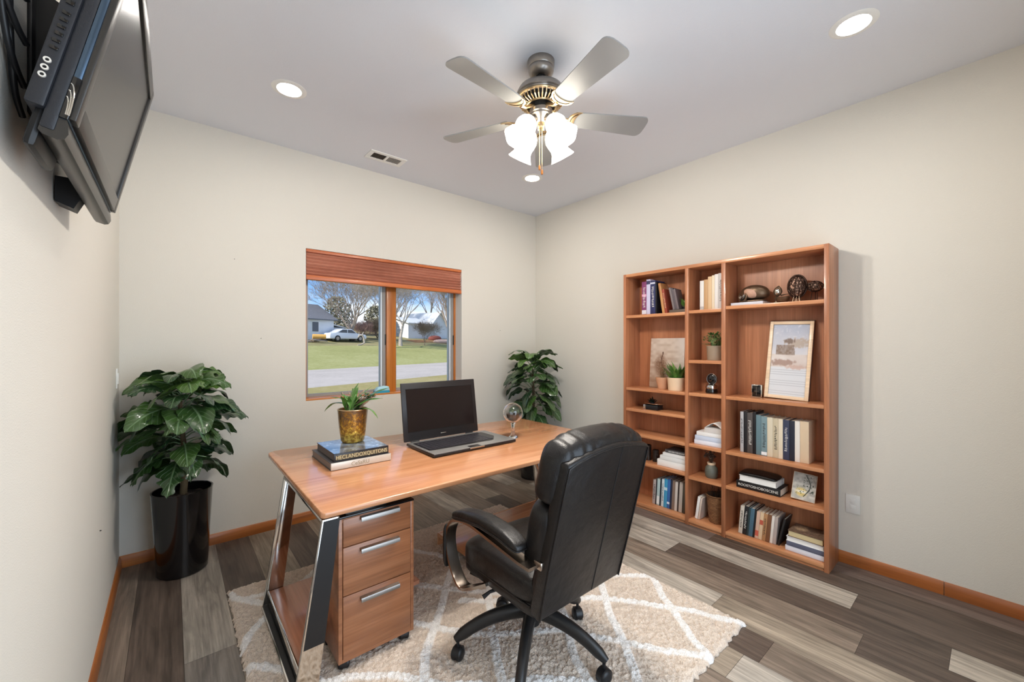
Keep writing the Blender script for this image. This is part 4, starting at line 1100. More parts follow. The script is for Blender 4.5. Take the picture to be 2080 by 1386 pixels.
# seat: firm pan + plump cushion with rolled front
def seatwarp(x, y, z):
    t_ = (y+0.26)/0.52
    z2 = z - 0.028*max(0, t_-0.65)**1.5*4 + 0.010*math.cos(x*6)
    return x, y, z2
g = G(); g.sup((sc_x, -2.165, 0.442), (0.243, 0.265, 0.070), (0.42, 0.30), 56, warp=seatwarp); obj('seat_cushion', g, M['leather'], ch, smooth=180, fixn=True)
g = G(); g.sup((sc_x, -2.175, 0.385), (0.238, 0.262, 0.032), (0.3, 0.22), 40); obj('seat_pan', g, M['leather'], ch, smooth=180, fixn=True)
for s_ in (-1, 1):                        # piping along the seat edge
    g = G(); g.tube([(sc_x+s_*0.2385, -2.40, 0.405), (sc_x+s_*0.2405, -2.2, 0.405), (sc_x+s_*0.2375, -2.0, 0.402), (sc_x+s_*0.20, -1.915, 0.398)], 0.004, 6); obj('seat_piping', g, M['leather'], ch, smooth=80)
# back: coordinate frame along the leaning shell. b = up the back, c = towards the sitter (+y)
lean = math.atan2(0.15, 0.605); bv = Vector((0, -math.sin(lean), math.cos(lean))); cv = Vector((0, math.cos(lean), math.sin(lean)))
bmx = basis((sc_x, -2.452, 0.375), (1, 0, 0), bv, cv)
HB = 0.628; 
def halfw(b):
    return 0.2480 + 0.006*math.sin(PI*b/HB)
poly = []
arc = lambda x: HB + 0.040*(1-(x/0.252)**2)
nb = 14
for i in range(nb+1): poly.append((halfw(HB*i/nb), HB*i/nb))
for i in range(1, 16):
    x = 0.250 - 0.50*i/16; poly.append((x, arc(x)))
for i in range(nb, -1, -1): poly.append((-halfw(HB*i/nb), HB*i/nb))
g = G(); g.prism(poly, 2, 0.0, 0.055, 0.012, 4, m=bmx); bs = obj('back_shell', g, M['leather'], ch, smooth=40, fixn=True)
g = G(); pts = [bmx @ Vector((x*0.972, min(b, arc(x*0.97)-0.012) if b > HB*0.98 else b+0.004, -0.0008)) for x, b in poly]; g.tube(pts, 0.0035, 6); obj('back_piping', g, M['leather'], bs, smooth=80)
g = G(); g.tube([bmx @ Vector((0.055, 0.01 + (HB+0.02)*i/10, -0.0003)) for i in range(11)], 0.0017, 5); obj('back_seam', g, M['black_matte'], bs, smooth=80)
# head cushion: roll that wraps over the top edge, with gathered wrinkles; lower back cushion beneath
def wrinkle(amp, freq, ph):
    def w(x, y, z):
        edge = min(1, (abs(x)/0.235)**2*1.0 + 0.35)
        k = 1 + amp*edge*math.sin(freq*x + ph + 2.0*math.sin(7*x+ph) + y*14)
        return x, y*(1+0.0), z*k
    return w
def headwarp(x, y, z):
    # y is up the back here: lift centre into an arch
    y2 = y + 0.034*(1-(x/0.27)**2)
    k = 1 + 0.050*math.sin(125*x + 4*math.sin(11*x) + 14*y)*(0.30+0.70*min(1, abs(x)/0.2))
    return x, y2*1.0 + (0.0035*math.sin(125*x + 4*math.sin(11*x)) if y > 0.03 else 0), z*k
g = G(); g.sup((0, 0.545, 0.085), (0.272, 0.122, 0.078), (0.62, 0.40), 120, m=bmx, warp=headwarp); obj('head_cushion', g, M['leather'], ch, smooth=180, fixn=True)
def lowwarp(x, y, z):
    k = 1 + 0.03*math.sin(60*y + 4*x)*min(1, abs(x)/0.2)
    return x*(1+0.02*math.sin(y*9)), y, z*k
g = G(); g.sup((0, 0.300, 0.085), (0.268, 0.148, 0.066), (0.5, 0.34), 90, m=bmx, warp=lowwarp); obj('lumbar_cushion', g, M['leather'], ch, smooth=180, fixn=True)
g = G(); g.sup((0, 0.10, 0.070), (0.225, 0.10, 0.035), (0.5, 0.4), 40, m=bmx); obj('lower_back_pad', g, M['leather'], ch, smooth=180, fixn=True)
# armrests
def bez(ps, n=24):
    out = []
    P_ = [Vector(p) for p in ps]
    for j in range(len(P_)-1):
        a_, b_, c_, d_ = P_[max(0, j-1)], P_[j], P_[j+1], P_[min(len(P_)-1, j+2)]
        for k in range(n):
            t_ = k/n; out.append(0.5*((2*b_) + (c_-a_)*t_ + (2*a_-5*b_+4*c_-d_)*t_*t_ + (3*b_-a_-3*c_+d_)*t_**3))
    out.append(P_[-1]); return out
M['arm_metal'] = pm('warm_polished_metal', (168, 154, 142), 0.22, 1.0)
for s_ in (-1, 1):
    xa = sc_x + s_*0.285
    path = [(xa, -2.47, 0.600), (xa, -2.40, 0.602), (xa, -2.25, 0.618), (xa, -2.08, 0.632), (xa, -1.955, 0.606), (xa, -1.905, 0.535), (xa, -1.908, 0.455), (xa, -1.95, 0.375), (xa, -2.015, 0.330), (xa+s_*-0.02, -2.07, 0.343), (xa-s_*0.06, -2.13, 0.372)]
    P_ = bez(path, 8); w_ = 0.026; t_ = 0.006
    g = G(); vs = []; fs = []
    for i, p in enumerate(P_):
        tg = (P_[min(i+1, len(P_)-1)] - P_[max(i-1, 0)]).normalized(); sd = Vector((1, 0, 0)); nn_ = tg.cross(sd).normalized()
        for (q, r_) in ((-w_, -t_), (w_, -t_), (w_, t_), (-w_, t_)): vs.append(p + sd*q + nn_*r_)
    for i in range(len(P_)-1):
        for k in range(4): fs.append((i*4+k, i*4+(k+1) % 4, (i+1)*4+(k+1) % 4, (i+1)*4+k))
    fs += [(0, 1, 2, 3), tuple((len(P_)-1)*4+k for k in (3, 2, 1, 0))]
    g.add(vs, fs); br_ = obj('arm_frame', g, M['arm_metal'], ch, smooth=35, fixn=True)
    g = G(); g.box(min(xa-s_*0.02, sc_x+s_*0.24), max(xa-s_*0.02, sc_x+s_*0.24), -2.485, -2.445, 0.585, 0.615, 0.004); obj('arm_joint', g, M['arm_metal'], br_)
    def padwarp(x, y, z):
        t2 = y/0.21
        return x*(1-0.25*max(0, t2)**3), y, z + 0.030*(1-t2*t2) - 0.010*t2 + (0.0)
    g = G(); g.sup((xa, -2.175, 0.642), (0.040, 0.235, 0.026), (0.55, 0.32), 48, warp=padwarp); pad = obj('arm_pad', g, M['leather'], ch, smooth=180, fixn=True)
    g = G(); ring = []
    for i in range(40):
        a_ = 2*PI*i/40; x = 0.0405*math.copysign(abs(math.cos(a_))**0.32, math.cos(a_)); y = 0.2355*math.copysign(abs(math.sin(a_))**0.32, math.sin(a_))
        X_, Y_, Z_ = padwarp(x, y, -0.006); ring.append((xa+X_, -2.175+Y_, 0.642+Z_))
    g.tube(ring, 0.0028, 5, closed=True); obj('pad_piping', g, M['leather'], pad, smooth=80)
    g = G(); g.sup((xa+s_*0.010, -1.893, 0.47), (0.024, 0.010, 0.10), (0.6, 0.6), 24); obj('arm_padding', g, M['leather'], br_, smooth=180, fixn=True)

# ================================================================ BOOKCASE on the right wall
BX0, BX1 = 3.330, RW-0.0155
BY = dict(l=(-1.402, -1.428), d1=(-1.966, -1.994), d2=(-2.240, -2.270), r=(-2.850, -2.876))
BH = 2.022; ST = 0.024
bc = thing('bookcase', 'tall open cherry wood bookcase with three columns of shelves against the right wall', 'bookcase', (3.45, -2.14, 0))
for nm, key in (('side_panel', 'l'), ('divider', 'd1'), ('divider', 'd2'), ('side_panel', 'r')):
    y1, y0 = BY[key]
    g = G(); g.box(BX0, BX1, y0, y1, 0.0, BH if nm == 'side_panel' else BH-0.026, 0.0012); obj(nm, g, M['case_z'], bc)
g = G(); g.box(BX0, BX1, BY['r'][0], BY['l'][1], BH-0.026, BH-0.0005, 0.0012); obj('top_panel', g, M['case_y'], bc)
g = G(); g.box(BX1-0.012, BX1, BY['r'][0], BY['l'][1], 0.03, BH-0.026); obj('back_panel', g, M['case_z'], bc, smooth=None)
SHELF = {'L': [1.660, 1.028, 0.845, 0.632, 0.396], 'M': [1.668, 1.283, 1.030, 0.634, 0.382], 'R': [1.682, 1.029, 0.632, 0.381]}
SPAN = {'L': (BY['d1'][0], BY['l'][1]), 'M': (BY['d2'][0], BY['d1'][1]), 'R': (BY['r'][0], BY['d2'][1])}
for k in 'LMR':
    y0, y1 = SPAN[k]
    for z in SHELF[k]:
        g = G(); g.box(BX0+0.004, BX1-0.012, y0, y1, z-ST, z, 0.0012); obj('shelf', g, M['case_y'], bc)
g = G(); g.box(BX0+0.002, BX1-0.012, BY['r'][0], BY['l'][1], 0.022, 0.046, 0.0012); obj('bottom_shelf', g, M['case_y'], bc)
g = G(); g.box(BX0+0.012, BX0+0.030, BY['r'][0], BY['l'][1], 0.0, 0.022); obj('plinth', g, M['case_y'], bc)
Z0 = 0.0465

# ---------------------------------------------------------------- books
BM = {}
def bookmat(c, rough=0.5):
    k = (c, rough)
    if k not in BM: BM[k] = pm('book_cover_%d_%d_%d' % c, c, rough, bmp=(300, 0.0002))
    return BM[k]
def upright(y, t, h, d, col, label, group, z, xf=3.375, lean=0.0, title=None, pages='paper', bands=None, px=None):
    """standing book, spine facing the room (-x); y = upper-y face, thickness t towards -y; lean>0 tips the top to -y"""
    piv = Vector((xf, y if lean < 0 else y-t, z+0.0004))
    m = Matrix.Translation(piv) @ Matrix.Rotation(lean, 4, 'X') @ Matrix.Translation(-piv)
    z = z+0.0004
    bk = thing('book', label, 'book', (xf, y-t/2, z), group)
    c = 0.0022
    g = G()
    g.box(xf, xf+0.004, y-t, y, z, z+h, 0.0012, m=m)
    g.box(xf+0.003, xf+d, y-c, y, z, z+h, m=m); g.box(xf+0.003, xf+d, y-t, y-t+c, z, z+h, m=m)
    obj('cover', g, bookmat(col), bk, smooth=30)
    g = G(); g.box(xf+0.004, xf+d-0.005, y-t+c, y-c, z+0.003, z+h-0.004, m=m); obj('pages', g, M[pages], bk, smooth=None)
    if bands:
        for (a_, b_, cc) in bands:
            g = G(); g.box(xf-0.0006, xf+0.0004, y-t+0.0008, y-0.0008, z+h*a_, z+h*b_, m=m); obj('spine_band', g, bookmat(cc), bk, smooth=None)
    if title:
        rr = random.Random(int(abs(y)*1e4)); g = G(); zz = z+h*0.22
        while zz < z+h*0.82:
            hh = rr.uniform(0.004, 0.010); w = t*rr.uniform(0.22, 0.5); o_ = rr.uniform(-0.08, 0.08)*t
            g.box(xf-0.0009, xf+0.0002, y-t/2-w/2+o_, y-t/2+w/2+o_, zz, zz+hh*0.6, m=m); zz += hh + 0.003
        obj('spine_title', g, M[title], bk, smooth=None)
    return bk
def flat(y0, y1, zt, t, col, label, group, xf=3.372, d=0.16, pages='paper_white', title=None, yaw=0.0, face='spine'):
    """lying book, long edge to the room; face 'pages' shows the page block"""
    m = Matrix.Translation((xf, (y0+y1)/2, 0)) @ Matrix.Rotation(yaw, 4, 'Z') @ Matrix.Translation((-xf, -(y0+y1)/2, 0))
    z = zt + 0.0004; t -= 0.0006
    bk = thing('book', label, 'book', (xf+d/2, (y0+y1)/2, z), group); c = 0.0026
    g = G()
    g.box(xf, xf+d, y0, y1, z, z+c, 0.0008, m=m); g.box(xf, xf+d, y0, y1, z+t-c, z+t, 0.0008, m=m)
    if face == 'spine': g.box(xf, xf+0.004, y0, y1, z+0.0005, z+t-0.0005, 0.0008, m=m)
    else: g.box(xf+d-0.004, xf+d, y0, y1, z+0.0005, z+t-0.0005, m=m)
    obj('cover', g, bookmat(col), bk, smooth=30)
    g = G(); g.box(xf+0.004, xf+d-0.004, y0+0.004, y1-0.004, z+c, z+t-c, m=m); obj('pages', g, M[pages], bk, smooth=None)
    if title:
        rr = random.Random(int(abs(zt)*1e4)); g = G(); yy = y1-0.03
        while yy > y0+0.03:
            w = rr.uniform(0.005, 0.010); hh = t*rr.uniform(0.3, 0.5); g.box(xf-0.0007, xf+0.0002, yy-w*0.6, yy, z+t/2-hh/2, z+t/2+hh/2, m=m); yy -= w+0.003
        obj('spine_title', g, M[title], bk, smooth=None)
    return bk

def row(specs, y, z, group, xf, lean=0.0, d=0.15):
    """specs: (thickness, height, colour, label, extra kwargs); packed from y downwards, touching"""
    for (t, h, c, lb, kw) in specs:
        l = kw.pop('lean', lean); dd = kw.pop('d', d)
        upright(y, t, h, dd, c, lb, group, z, xf, l, **kw)
        y -= t/math.cos(l) + 0.0008
    return y
# top left cell
gp = 'books in the top left cell of the bookcase'
row([(0.044, 0.285, (128, 62, 104), 'magenta book with pale foot band, first on the left of the top left shelf', dict(bands=[(0.02, 0.14, (206, 204, 214)), (0.55, 0.62, (210, 150, 180))], title='print_light')),
     (0.036, 0.300, (196, 194, 220), 'tall lavender white book next to the magenta one', dict(bands=[(0.86, 0.96, (60, 58, 92))])),
     (0.046, 0.285, (44, 50, 92), 'navy blue book with white lettering on the top left shelf', dict(title='print_light', bands=[(0.90, 0.95, (200, 204, 220))])),
     (0.012, 0.270, (22, 22, 28), 'thin black book between navy book and wooden bookend', {})], -1.556, 1.660, gp, 3.378)
be = (3.42, -1.735, 1.660)
M['bookend_wood'] = wood('bookend_wood', (208, 158, 106), (190, 136, 84), (160, 106, 62), 2, 0.35, 0.2)
g = G(); m = Matrix.Translation((3.382, -1.768, 1.6604)) @ Matrix.Rotation(R(-9), 4, 'X')
g.prism([(0, 0), (0.155, 0), (0.155, 0.20), (0.11, 0.262), (0, 0.262)], 1, 0.0, 0.022, 0.003, m=m)
solo('bookend', g, M['bookend_wood'], 'light wooden slab bookend tilted against the books on the top left shelf', 'bookend', be)
flat(-1.955, -1.812, 1.660, 0.026, (96, 84, 74), 'grey brown flat book lying at the right of the top left shelf', gp, 3.372, 0.17, 'paper')
row([(0.020, 0.205, (150, 66, 48), 'thin red brown book tipped against the bookend', dict(lean=R(-9), title='gilt', d=0.12)),
     ], -1.770, 1.660, gp, 3.384)
row([(0.016, 0.185, (122, 112, 112), 'first of three thin grey books tipped on the flat book', dict(lean=R(-12), d=0.10)),
     (0.016, 0.178, (92, 84, 88), 'darker middle one of three thin grey books on the flat book', dict(lean=R(-12), d=0.10)),
     (0.018, 0.170, (112, 100, 102), 'last of three thin grey books, beside the leafy sprig', dict(lean=R(-12), d=0.10))], -1.838, 1.6865, gp, 3.384)
sp = thing('leafy_sprig', 'small green leafy sprig on the flat book in the top left cell', 'plant', (3.43, -1.915, 1.687))
g = G(); uv = []; rr = random.Random(4)
for i in range(12):
    leaf(g, uv, (3.43+rr.uniform(-0.02, 0.02), -1.915+rr.uniform(-0.012, 0.012), 1.690+rr.uniform(0, 0.05)), rr.uniform(0, 6.3), 0.01, rr.uniform(0.05, 0.09), 0.026, rr.uniform(45, 80), rr.uniform(-10, 40), tone=rr.uniform(0.3, 1.0), nu=5, nv=7, clamp=lambda q: (q[0], max(-1.960, min(-1.872, q[1])), max(1.690, q[2])))
leafobj('foliage', g, uv, M['leaf_bright'], sp)
g = G(); g.lathe([(0.001, 0), (0.022, 0), (0.026, 0.022), (0.001, 0.022)], 16, c=(3.43, -1.915, 1.6872)); obj('pot', g, M['black'], sp, fixn=True)
# top middle cell
gp = 'pale books in the top middle cell'
row([(0.030, 0.225, (222, 218, 212), 'white book with a speckled foot, first in the top middle cell', dict(bands=[(0.03, 0.12, (176, 170, 168))])),
     (0.030, 0.230, (192, 152, 108), 'tan book, second in the top middle cell', {}),
     (0.028, 0.250, (212, 180, 140), 'light tan book, third in the top middle cell', {}),
     (0.020, 0.256, (224, 206, 178), 'cream book in the middle of the top middle cell', {}),
     (0.026, 0.262, (226, 222, 218), 'off white tall book near the right of the top middle cell', {}),
     (0.032, 0.266, (206, 204, 204), 'pale grey tallest book at the right end of the top middle cell', dict(title='print_dark'))], -2.062, 1.668, gp, 3.376)

# ---------------------------------------------------------------- painted flat art
M['art'] = tinted('printed_picture', 0.5, 0.3)
M['art_gloss'] = tinted('reflection_tinted_cover', 0.12, 0.6, 0.4)
def vnoise(seed):
    rs = np.random.RandomState(seed); gr = rs.rand(40, 40)
    def f(x, y):
        x = x % 38; y = y % 38; i, j = int(x), int(y); a_, b_ = x-i, y-j; a_ = a_*a_*(3-2*a_); b_ = b_*b_*(3-2*b_)
        return (gr[j, i]*(1-a_)+gr[j, i+1]*a_)*(1-b_) + (gr[j+1, i]*(1-a_)+gr[j+1, i+1]*a_)*b_
    return f
def painted(name, mtx, w, h, fn, parent, nu=60, nv=90, t=0.0004, mat='art'):
    """printed rectangle centred on mtx, local x across, y up, facing +z"""
    g = G(); cols = []
    def p(u, v): cols.append(lin(fn(u, v))); return ((u-0.5)*w, (v-0.5)*h, 0.0)
    g.surf(p, nu, nv, m=mtx)
    o = obj(name, g, M[mat], parent, smooth=180)
    at = o.data.color_attributes.new('tint', 'FLOAT_COLOR', 'POINT')
    buf = np.ones((len(o.data.vertices), 4), dtype=np.float32); buf[:, :3] = np.array(cols, dtype=np.float32)
    at.data.foreach_set('color', buf.ravel()); return o
def lerp3(a_, b_, t_): t_ = max(0, min(1, t_)); return tuple(p+(q-p)*t_ for p, q in zip(a_, b_))
v1 = vnoise(1); v2 = vnoise(2); v3 = vnoise(3)
def leaning(c, width, height, lean, roll=0.0):
    """matrix for a rectangle facing -x (to the room), leaning back; c = centre of the bottom edge; local x runs to -y"""
    ex = Vector((0, -1, 0)); ey = Vector((math.sin(lean), 0, math.cos(lean))); ez = ex.cross(ey)
    return basis(c, ex, ey, ez) @ Matrix.Rotation(roll, 4, 'Z') @ Matrix.Translation((0, height/2, 0))
# unframed canvas, second cell of left column
cw, chh = 0.31, 0.430
mt = leaning((3.494, -1.712, 1.0295), cw, chh, R(4.5))
ca = thing('canvas_print', 'unframed dune grass canvas print standing behind two potted plants', 'picture', (3.51, -1.712, 1.029))
g = G(); g.box(-cw/2, cw/2, -chh/2, chh/2, -0.014, -0.0003, m=mt); obj('stretcher', g, M['white'], ca, smooth=None)
def canvas(u, v):
    n = v1(u*9, v*22); s_ = v2(u*30, v*60)
    c = lerp3((150, 122, 102), (206, 192, 178), v*0.8+0.5*n-0.1+0.3*(u-0.4))
    c = lerp3(c, (222, 220, 220), max(0, u-0.65)*2.5*v)
    bush_ = max(0, 1-((u-0.33)/0.22)**2-((v-0.45)/0.24)**2)*(0.4+0.9*s_)
    c = lerp3(c, (112, 80, 60), bush_)
    if abs(u-0.36-0.02*math.sin(v*20)) < 0.014 and 0.4 < v < 0.72: c = (92, 62, 48)
    return lerp3(c, (128, 100, 78), max(0, 0.3-v)*1.6*s_)
painted('print', mt, cw, chh, canvas, ca)

M['terracotta'] = pm('pale_terracotta', (196, 146, 112), 0.75, bmp=(80, 0.001), var=(14, 0.08))
M['cream_pot'] = pm('cream_ceramic', (224, 196, 164), 0.5, bmp=(60, 0.0006))
M['stone_pot'] = pm('grey_beige_stoneware', (150, 132, 112), 0.65, var=(20, 0.1))
def pot(name, c, r0, r1, h, mat, parent, rim=0.004):
    g = G(); pr = [(0.001, 0), (r0, 0), (r0*1.02, 0.004), (r1*0.98, h*0.86), (r1, h*0.9), (r1, h), (r1-rim, h), (r1-rim*1.6, h*0.86), (0.001, h*0.86)]
    g.lathe(pr, 32, c=c); return obj(name, g, mat, parent, fixn=True)
def soil(c, r, parent):
    g = G(); g.lathe([(0.001, 0.006), (r*0.6, 0.004), (r, 0.0)], 20, c=c, cap=False); return obj('soil', g, M['soil'], parent)
# terracotta pot with dry sprigs + cream pot with green plant
c = (3.44, -1.715, 1.0285)
pp = thing('potted_plant', 'terracotta pot with dry thin sprigs in front of the canvas print', 'plant', c)
pot('pot', c, 0.037, 0.056, 0.098, M['terracotta'], pp); soil((c[0], c[1], c[2]+0.086), 0.050, pp)
M['dry'] = pm('dry_twig', (132, 100, 70), 0.9); g = G(); rr = random.Random(3)
for i in range(26):
    a_ = rr.uniform(0, 6.28); s_ = rr.uniform(0.01, 0.05); b0 = Vector((c[0]+rr.uniform(-.02, .02), c[1]+rr.uniform(-.02, .02), c[2]+0.086)); L = rr.uniform(0.05, 0.15)
    g.tube([b0, b0+Vector((math.cos(a_)*s_*0.4-0.004, math.sin(a_)*s_*0.4, L*0.6)), b0+Vector((math.cos(a_)*s_-0.008, math.sin(a_)*s_, L))], [0.0014, 0.0012, 0.0006], 4)
obj('sprigs', g, M['dry'], pp, smooth=None)
c = (3.42, -1.848, 1.0285)
pp = thing('potted_plant', 'cream pot with bushy bright green leaves beside the terracotta pot', 'plant', c)
pot('pot', c, 0.062, 0.070, 0.105, M['cream_pot'], pp); soil((c[0], c[1], c[2]+0.092), 0.064, pp)
g = G(); uv = []; rr = random.Random(12)
for i in range(70):
    a_ = rr.uniform(0, 6.28); rad = 0.05*math.sqrt(rr.random())
    leaf(g, uv, (c[0]+rad*math.cos(a_), c[1]+rad*math.sin(a_), c[2]+0.092), a_+rr.uniform(-.5, .5), 0, rr.uniform(0.09, 0.17), 0.022, rr.uniform(60, 88), rr.uniform(0, 55), tone=rr.uniform(0.1, 1), nu=3, nv=7, clamp=lambda q: (min(q[0], 3.49), max(-1.962, q[1]), q[2]))
leafobj('foliage', g, uv, M['leaf_bright'], pp)
# second middle cell: herb in stoneware pot
c = (3.43, -2.155, 1.2835)
pp = thing('potted_plant', 'grey stoneware pot with small bushy herb in the middle column', 'plant', c)
pot('pot', c, 0.055, 0.062, 0.110, M['stone_pot'], pp); soil((c[0], c[1], c[2]+0.098), 0.055, pp)
g = G(); uv = []; rr = random.Random(22)
for i in range(230):
    z = rr.random(); a_ = rr.uniform(0, 6.28); rad = 0.085*math.sqrt(rr.random())*(0.55+0.6*math.sin(PI*min(1, z+0.15)))
    leaf(g, uv, (c[0]+rad*math.cos(a_), c[1]+rad*math.sin(a_), c[2]+0.105+0.10*z), a_+rr.uniform(-1, 1), 0, rr.uniform(0.020, 0.036), 0.016, rr.uniform(0, 75), rr.uniform(-30, 40), tone=rr.random(), nu=3, nv=4, clamp=lambda q: (min(q[0], 3.54), max(-2.236, min(-2.0, q[1])), q[2]))
for i in range(24):
    a_ = rr.uniform(0, 6.28); r_ = rr.uniform(0.02, 0.06); n0 = len(g.bm.verts)
    g.tube([(c[0]+0.02*math.cos(a_), c[1]+0.02*math.sin(a_), c[2]+0.095), (c[0]+r_*math.cos(a_), c[1]+r_*math.sin(a_), c[2]+rr.uniform(0.14, 0.20))], 0.0014, 4); uv += [(0.5, 0.3, 0.2)]*(len(g.bm.verts)-n0)
leafobj('foliage', g, uv, M['herb'], pp)
# dark glass ornament
c = (3.43, -2.128, 1.0305)
og_ = thing('glass_ornament', 'dark glass disc ornament on a silver and black base in the middle column', 'ornament', c)
g = G(); g.lathe([(0.001, 0), (0.042, 0), (0.045, 0.012), (0.040, 0.035), (0.001, 0.035)], 28, c=c); obj('base', g, M['black_gloss'], og_, fixn=True)
g = G(); g.lathe([(0.001, 0.035), (0.041, 0.035), (0.044, 0.045), (0.038, 0.062), (0.020, 0.070), (0.001, 0.072)], 28, c=c); obj('silver_cap', g, M['chrome'], og_, fixn=True)
g = G(); g.ball((c[0], c[1]-0.004, c[2]+0.108), 0.042, 28, (0.45, 0.9, 1.0)); obj('disc', g, M['black_gloss'], og_, smooth=180)
g = G(); g.tube([(c[0]-0.010, c[1]-0.004+0.037*math.cos(2*PI*i/28), c[2]+0.108+0.041*math.sin(2*PI*i/28)) for i in range(28)], 0.0028, 6, closed=True); obj('rim', g, M['steel'], og_, smooth=80)
# black box, silver tray, dark tuft (third shelf of the left column)
c = (3.43, -1.633, 0.8455)
g = G(); g.box(3.385, 3.475, -1.700, -1.570, 0.8454, 0.8860, 0.003); bx = solo('keepsake_box', g, M['black'], 'black keepsake box with silver corner on the left column shelf', 'box', c)
g = G(); g.box(3.3835, 3.386, -1.588, -1.568, 0.846, 0.8855, 0.0006); obj('corner_plate', g, M['chrome'], bx)
c = (3.43, -1.640, 0.8862)
g = G(); g.lathe([(0.001, 0), (0.050, 0), (0.085, 0.010), (0.088, 0.014), (0.082, 0.013), (0.048, 0.004), (0.001, 0.004)], 36, m=Matrix.Translation(c) @ Matrix.Diagonal((0.62, 1, 1, 1))); solo('silver_dish', g, M['chrome'], 'oval silver dish resting on the black keepsake box', 'dish', c, fixn=True)
M['dark_foliage'] = leafmat('dark_green_leaf', (22, 30, 22), (46, 58, 38), (60, 70, 52))  # very dark green, the plant's own leaf colour
c = (3.44, -1.620, 0.8905); tf = thing('dark_plant', 'tiny dark leafed plant sitting in the silver dish', 'plant', c)
g = G(); uv = []; rr = random.Random(2)
for i in range(40):
    a_ = rr.uniform(0, 6.28); leaf(g, uv, (c[0]+rr.uniform(-.015, .015), c[1]+rr.uniform(-.02, .02), c[2]+0.012), a_, 0, rr.uniform(0.03, 0.06), 0.016, rr.uniform(25, 85), rr.uniform(-20, 40), tone=rr.random(), nu=3, nv=5)
leafobj('foliage', g, uv, M['dark_foliage'], tf)
g = G(); g.lathe([(0.001, 0), (0.018, 0), (0.022, 0.014), (0.001, 0.014)], 16, c=(c[0], c[1], c[2]+0.0006)); obj('pot', g, M['black_matte'], tf, fixn=True)
# fifth shelf, left column: white books lying, dark bottle ornament
gp = 'white books lying on the left column shelf'
flat(-1.962, -1.705, 0.396, 0.052, (232, 230, 226), 'thickest white book at the bottom of the lying stack, left column', gp, 3.372, 0.17)
flat(-1.962, -1.728, 0.448, 0.036, (226, 226, 224), 'middle white book of the lying stack, left column', gp, 3.374, 0.165)
flat(-1.962, -1.752, 0.484, 0.028, (234, 232, 230), 'thin white book third in the lying stack, left column', gp, 3.378, 0.16)
flat(-1.962, -1.770, 0.512, 0.026, (84, 82, 84), 'dark grey mottled book topping the white stack, left column', gp, 3.384, 0.15, 'paper', 'print_light')
c = (3.45, -1.600, 0.3965); vs_ = thing('glass_votive', 'two small smoky glass holders half hidden behind the chair, left column', 'ornament', c)
M['smoky'] = pm('smoky_glass', (70, 56, 50), 0.08, trans=0.7, coat=0.3)
for dy, hh, rr_ in ((0.03, 0.13, 0.030), (-0.045, 0.10, 0.026)):
    g = G(); g.lathe([(0.001, 0), (rr_, 0), (rr_*1.05, hh*0.5), (rr_, hh), (rr_*0.85, hh), (rr_*0.85, 0.01), (0.001, 0.01)], 20, c=(c[0], c[1]+dy, c[2])); obj('holder', g, M['smoky'], vs_, fixn=True)
# bottom left row
gp = 'leaning books on the bottom left shelf'
row([(0.026, 0.205, (170, 156, 152), 'pinkish grey book at the left end of the bottom left row', dict(title='print_dark')),
     (0.010, 0.215, (40, 40, 44), 'very thin black book second in the bottom left row', {}),
     (0.026, 0.222, (176, 196, 196), 'pale teal white book near the left of the bottom left row', dict(bands=[(0.05, 0.35, (228, 228, 226))])),
     (0.014, 0.228, (34, 46, 56), 'thin dark slate book in the bottom left row', {}),
     (0.022, 0.232, (206, 216, 220), 'white and light grey book left of the blue ones, bottom left row', dict(title='print_dark')),
     (0.028, 0.240, (66, 150, 190), 'bright turquoise blue book on the bottom left shelf', dict(bands=[(0.6, 0.7, (200, 224, 232))])),
     (0.024, 0.244, (58, 104, 168), 'royal blue book next to the turquoise one, bottom left row', dict(bands=[(0.15, 0.22, (208, 218, 230))])),
     (0.016, 0.246, (36, 42, 64), 'dark navy book right of the royal blue one, bottom left row', {}),
     (0.024, 0.244, (128, 108, 96), 'brown grey book in the right half of the bottom left row', {}),
     (0.022, 0.240, (206, 196, 188), 'pale stone book in the right half of the bottom left row', {}),
     (0.012, 0.244, (62, 52, 48), 'thin dark brown book near the right end, bottom left row', {}),
     (0.028, 0.246, (190, 180, 172), 'light taupe book second from the right end, bottom left row', {}),
     (0.022, 0.246, (70, 66, 58), 'dark olive grey book at the right end of the bottom left row', {})], -1.642, Z0, gp, 3.40, lean=R(0.0) + R(3.0), d=0.14)
# middle column stacks
gp = 'books lying in the middle column'
flat(-2.232, -2.020, 0.634, 0.034, (218, 222, 232), 'lowest white book of the stack in the middle column', gp, 3.372, 0.165)
flat(-2.232, -2.024, 0.668, 0.034, (196, 206, 224), 'pale blue grey book in the middle column stack', gp, 3.374, 0.160)
flat(-2.232, -2.036, 0.702, 0.030, (232, 230, 228), 'white book third from below in the middle column stack', gp, 3.376, 0.16)
flat(-2.236, -2.092, 0.732, 0.036, (206, 200, 196), 'small pale grey book on top of the middle column stack', gp, 3.386, 0.14)
mg = (3.44, -2.165, 0.7685)
g = G()
def fn(u, v):
    y = -2.098 - 0.136*u; return (3.388+0.13*v, y, 0.7688 + 0.034*math.sin(PI*min(1, u*1.12))**1.2 + 0.002)
g.surf(fn, 20, 4); mgo = obj('magazine', g, M['paper_white'], org=mg, smooth=180); tag(mgo, 'curled pale magazine lying open on the middle column stack', 'magazine'); solidify(mgo, 0.003)
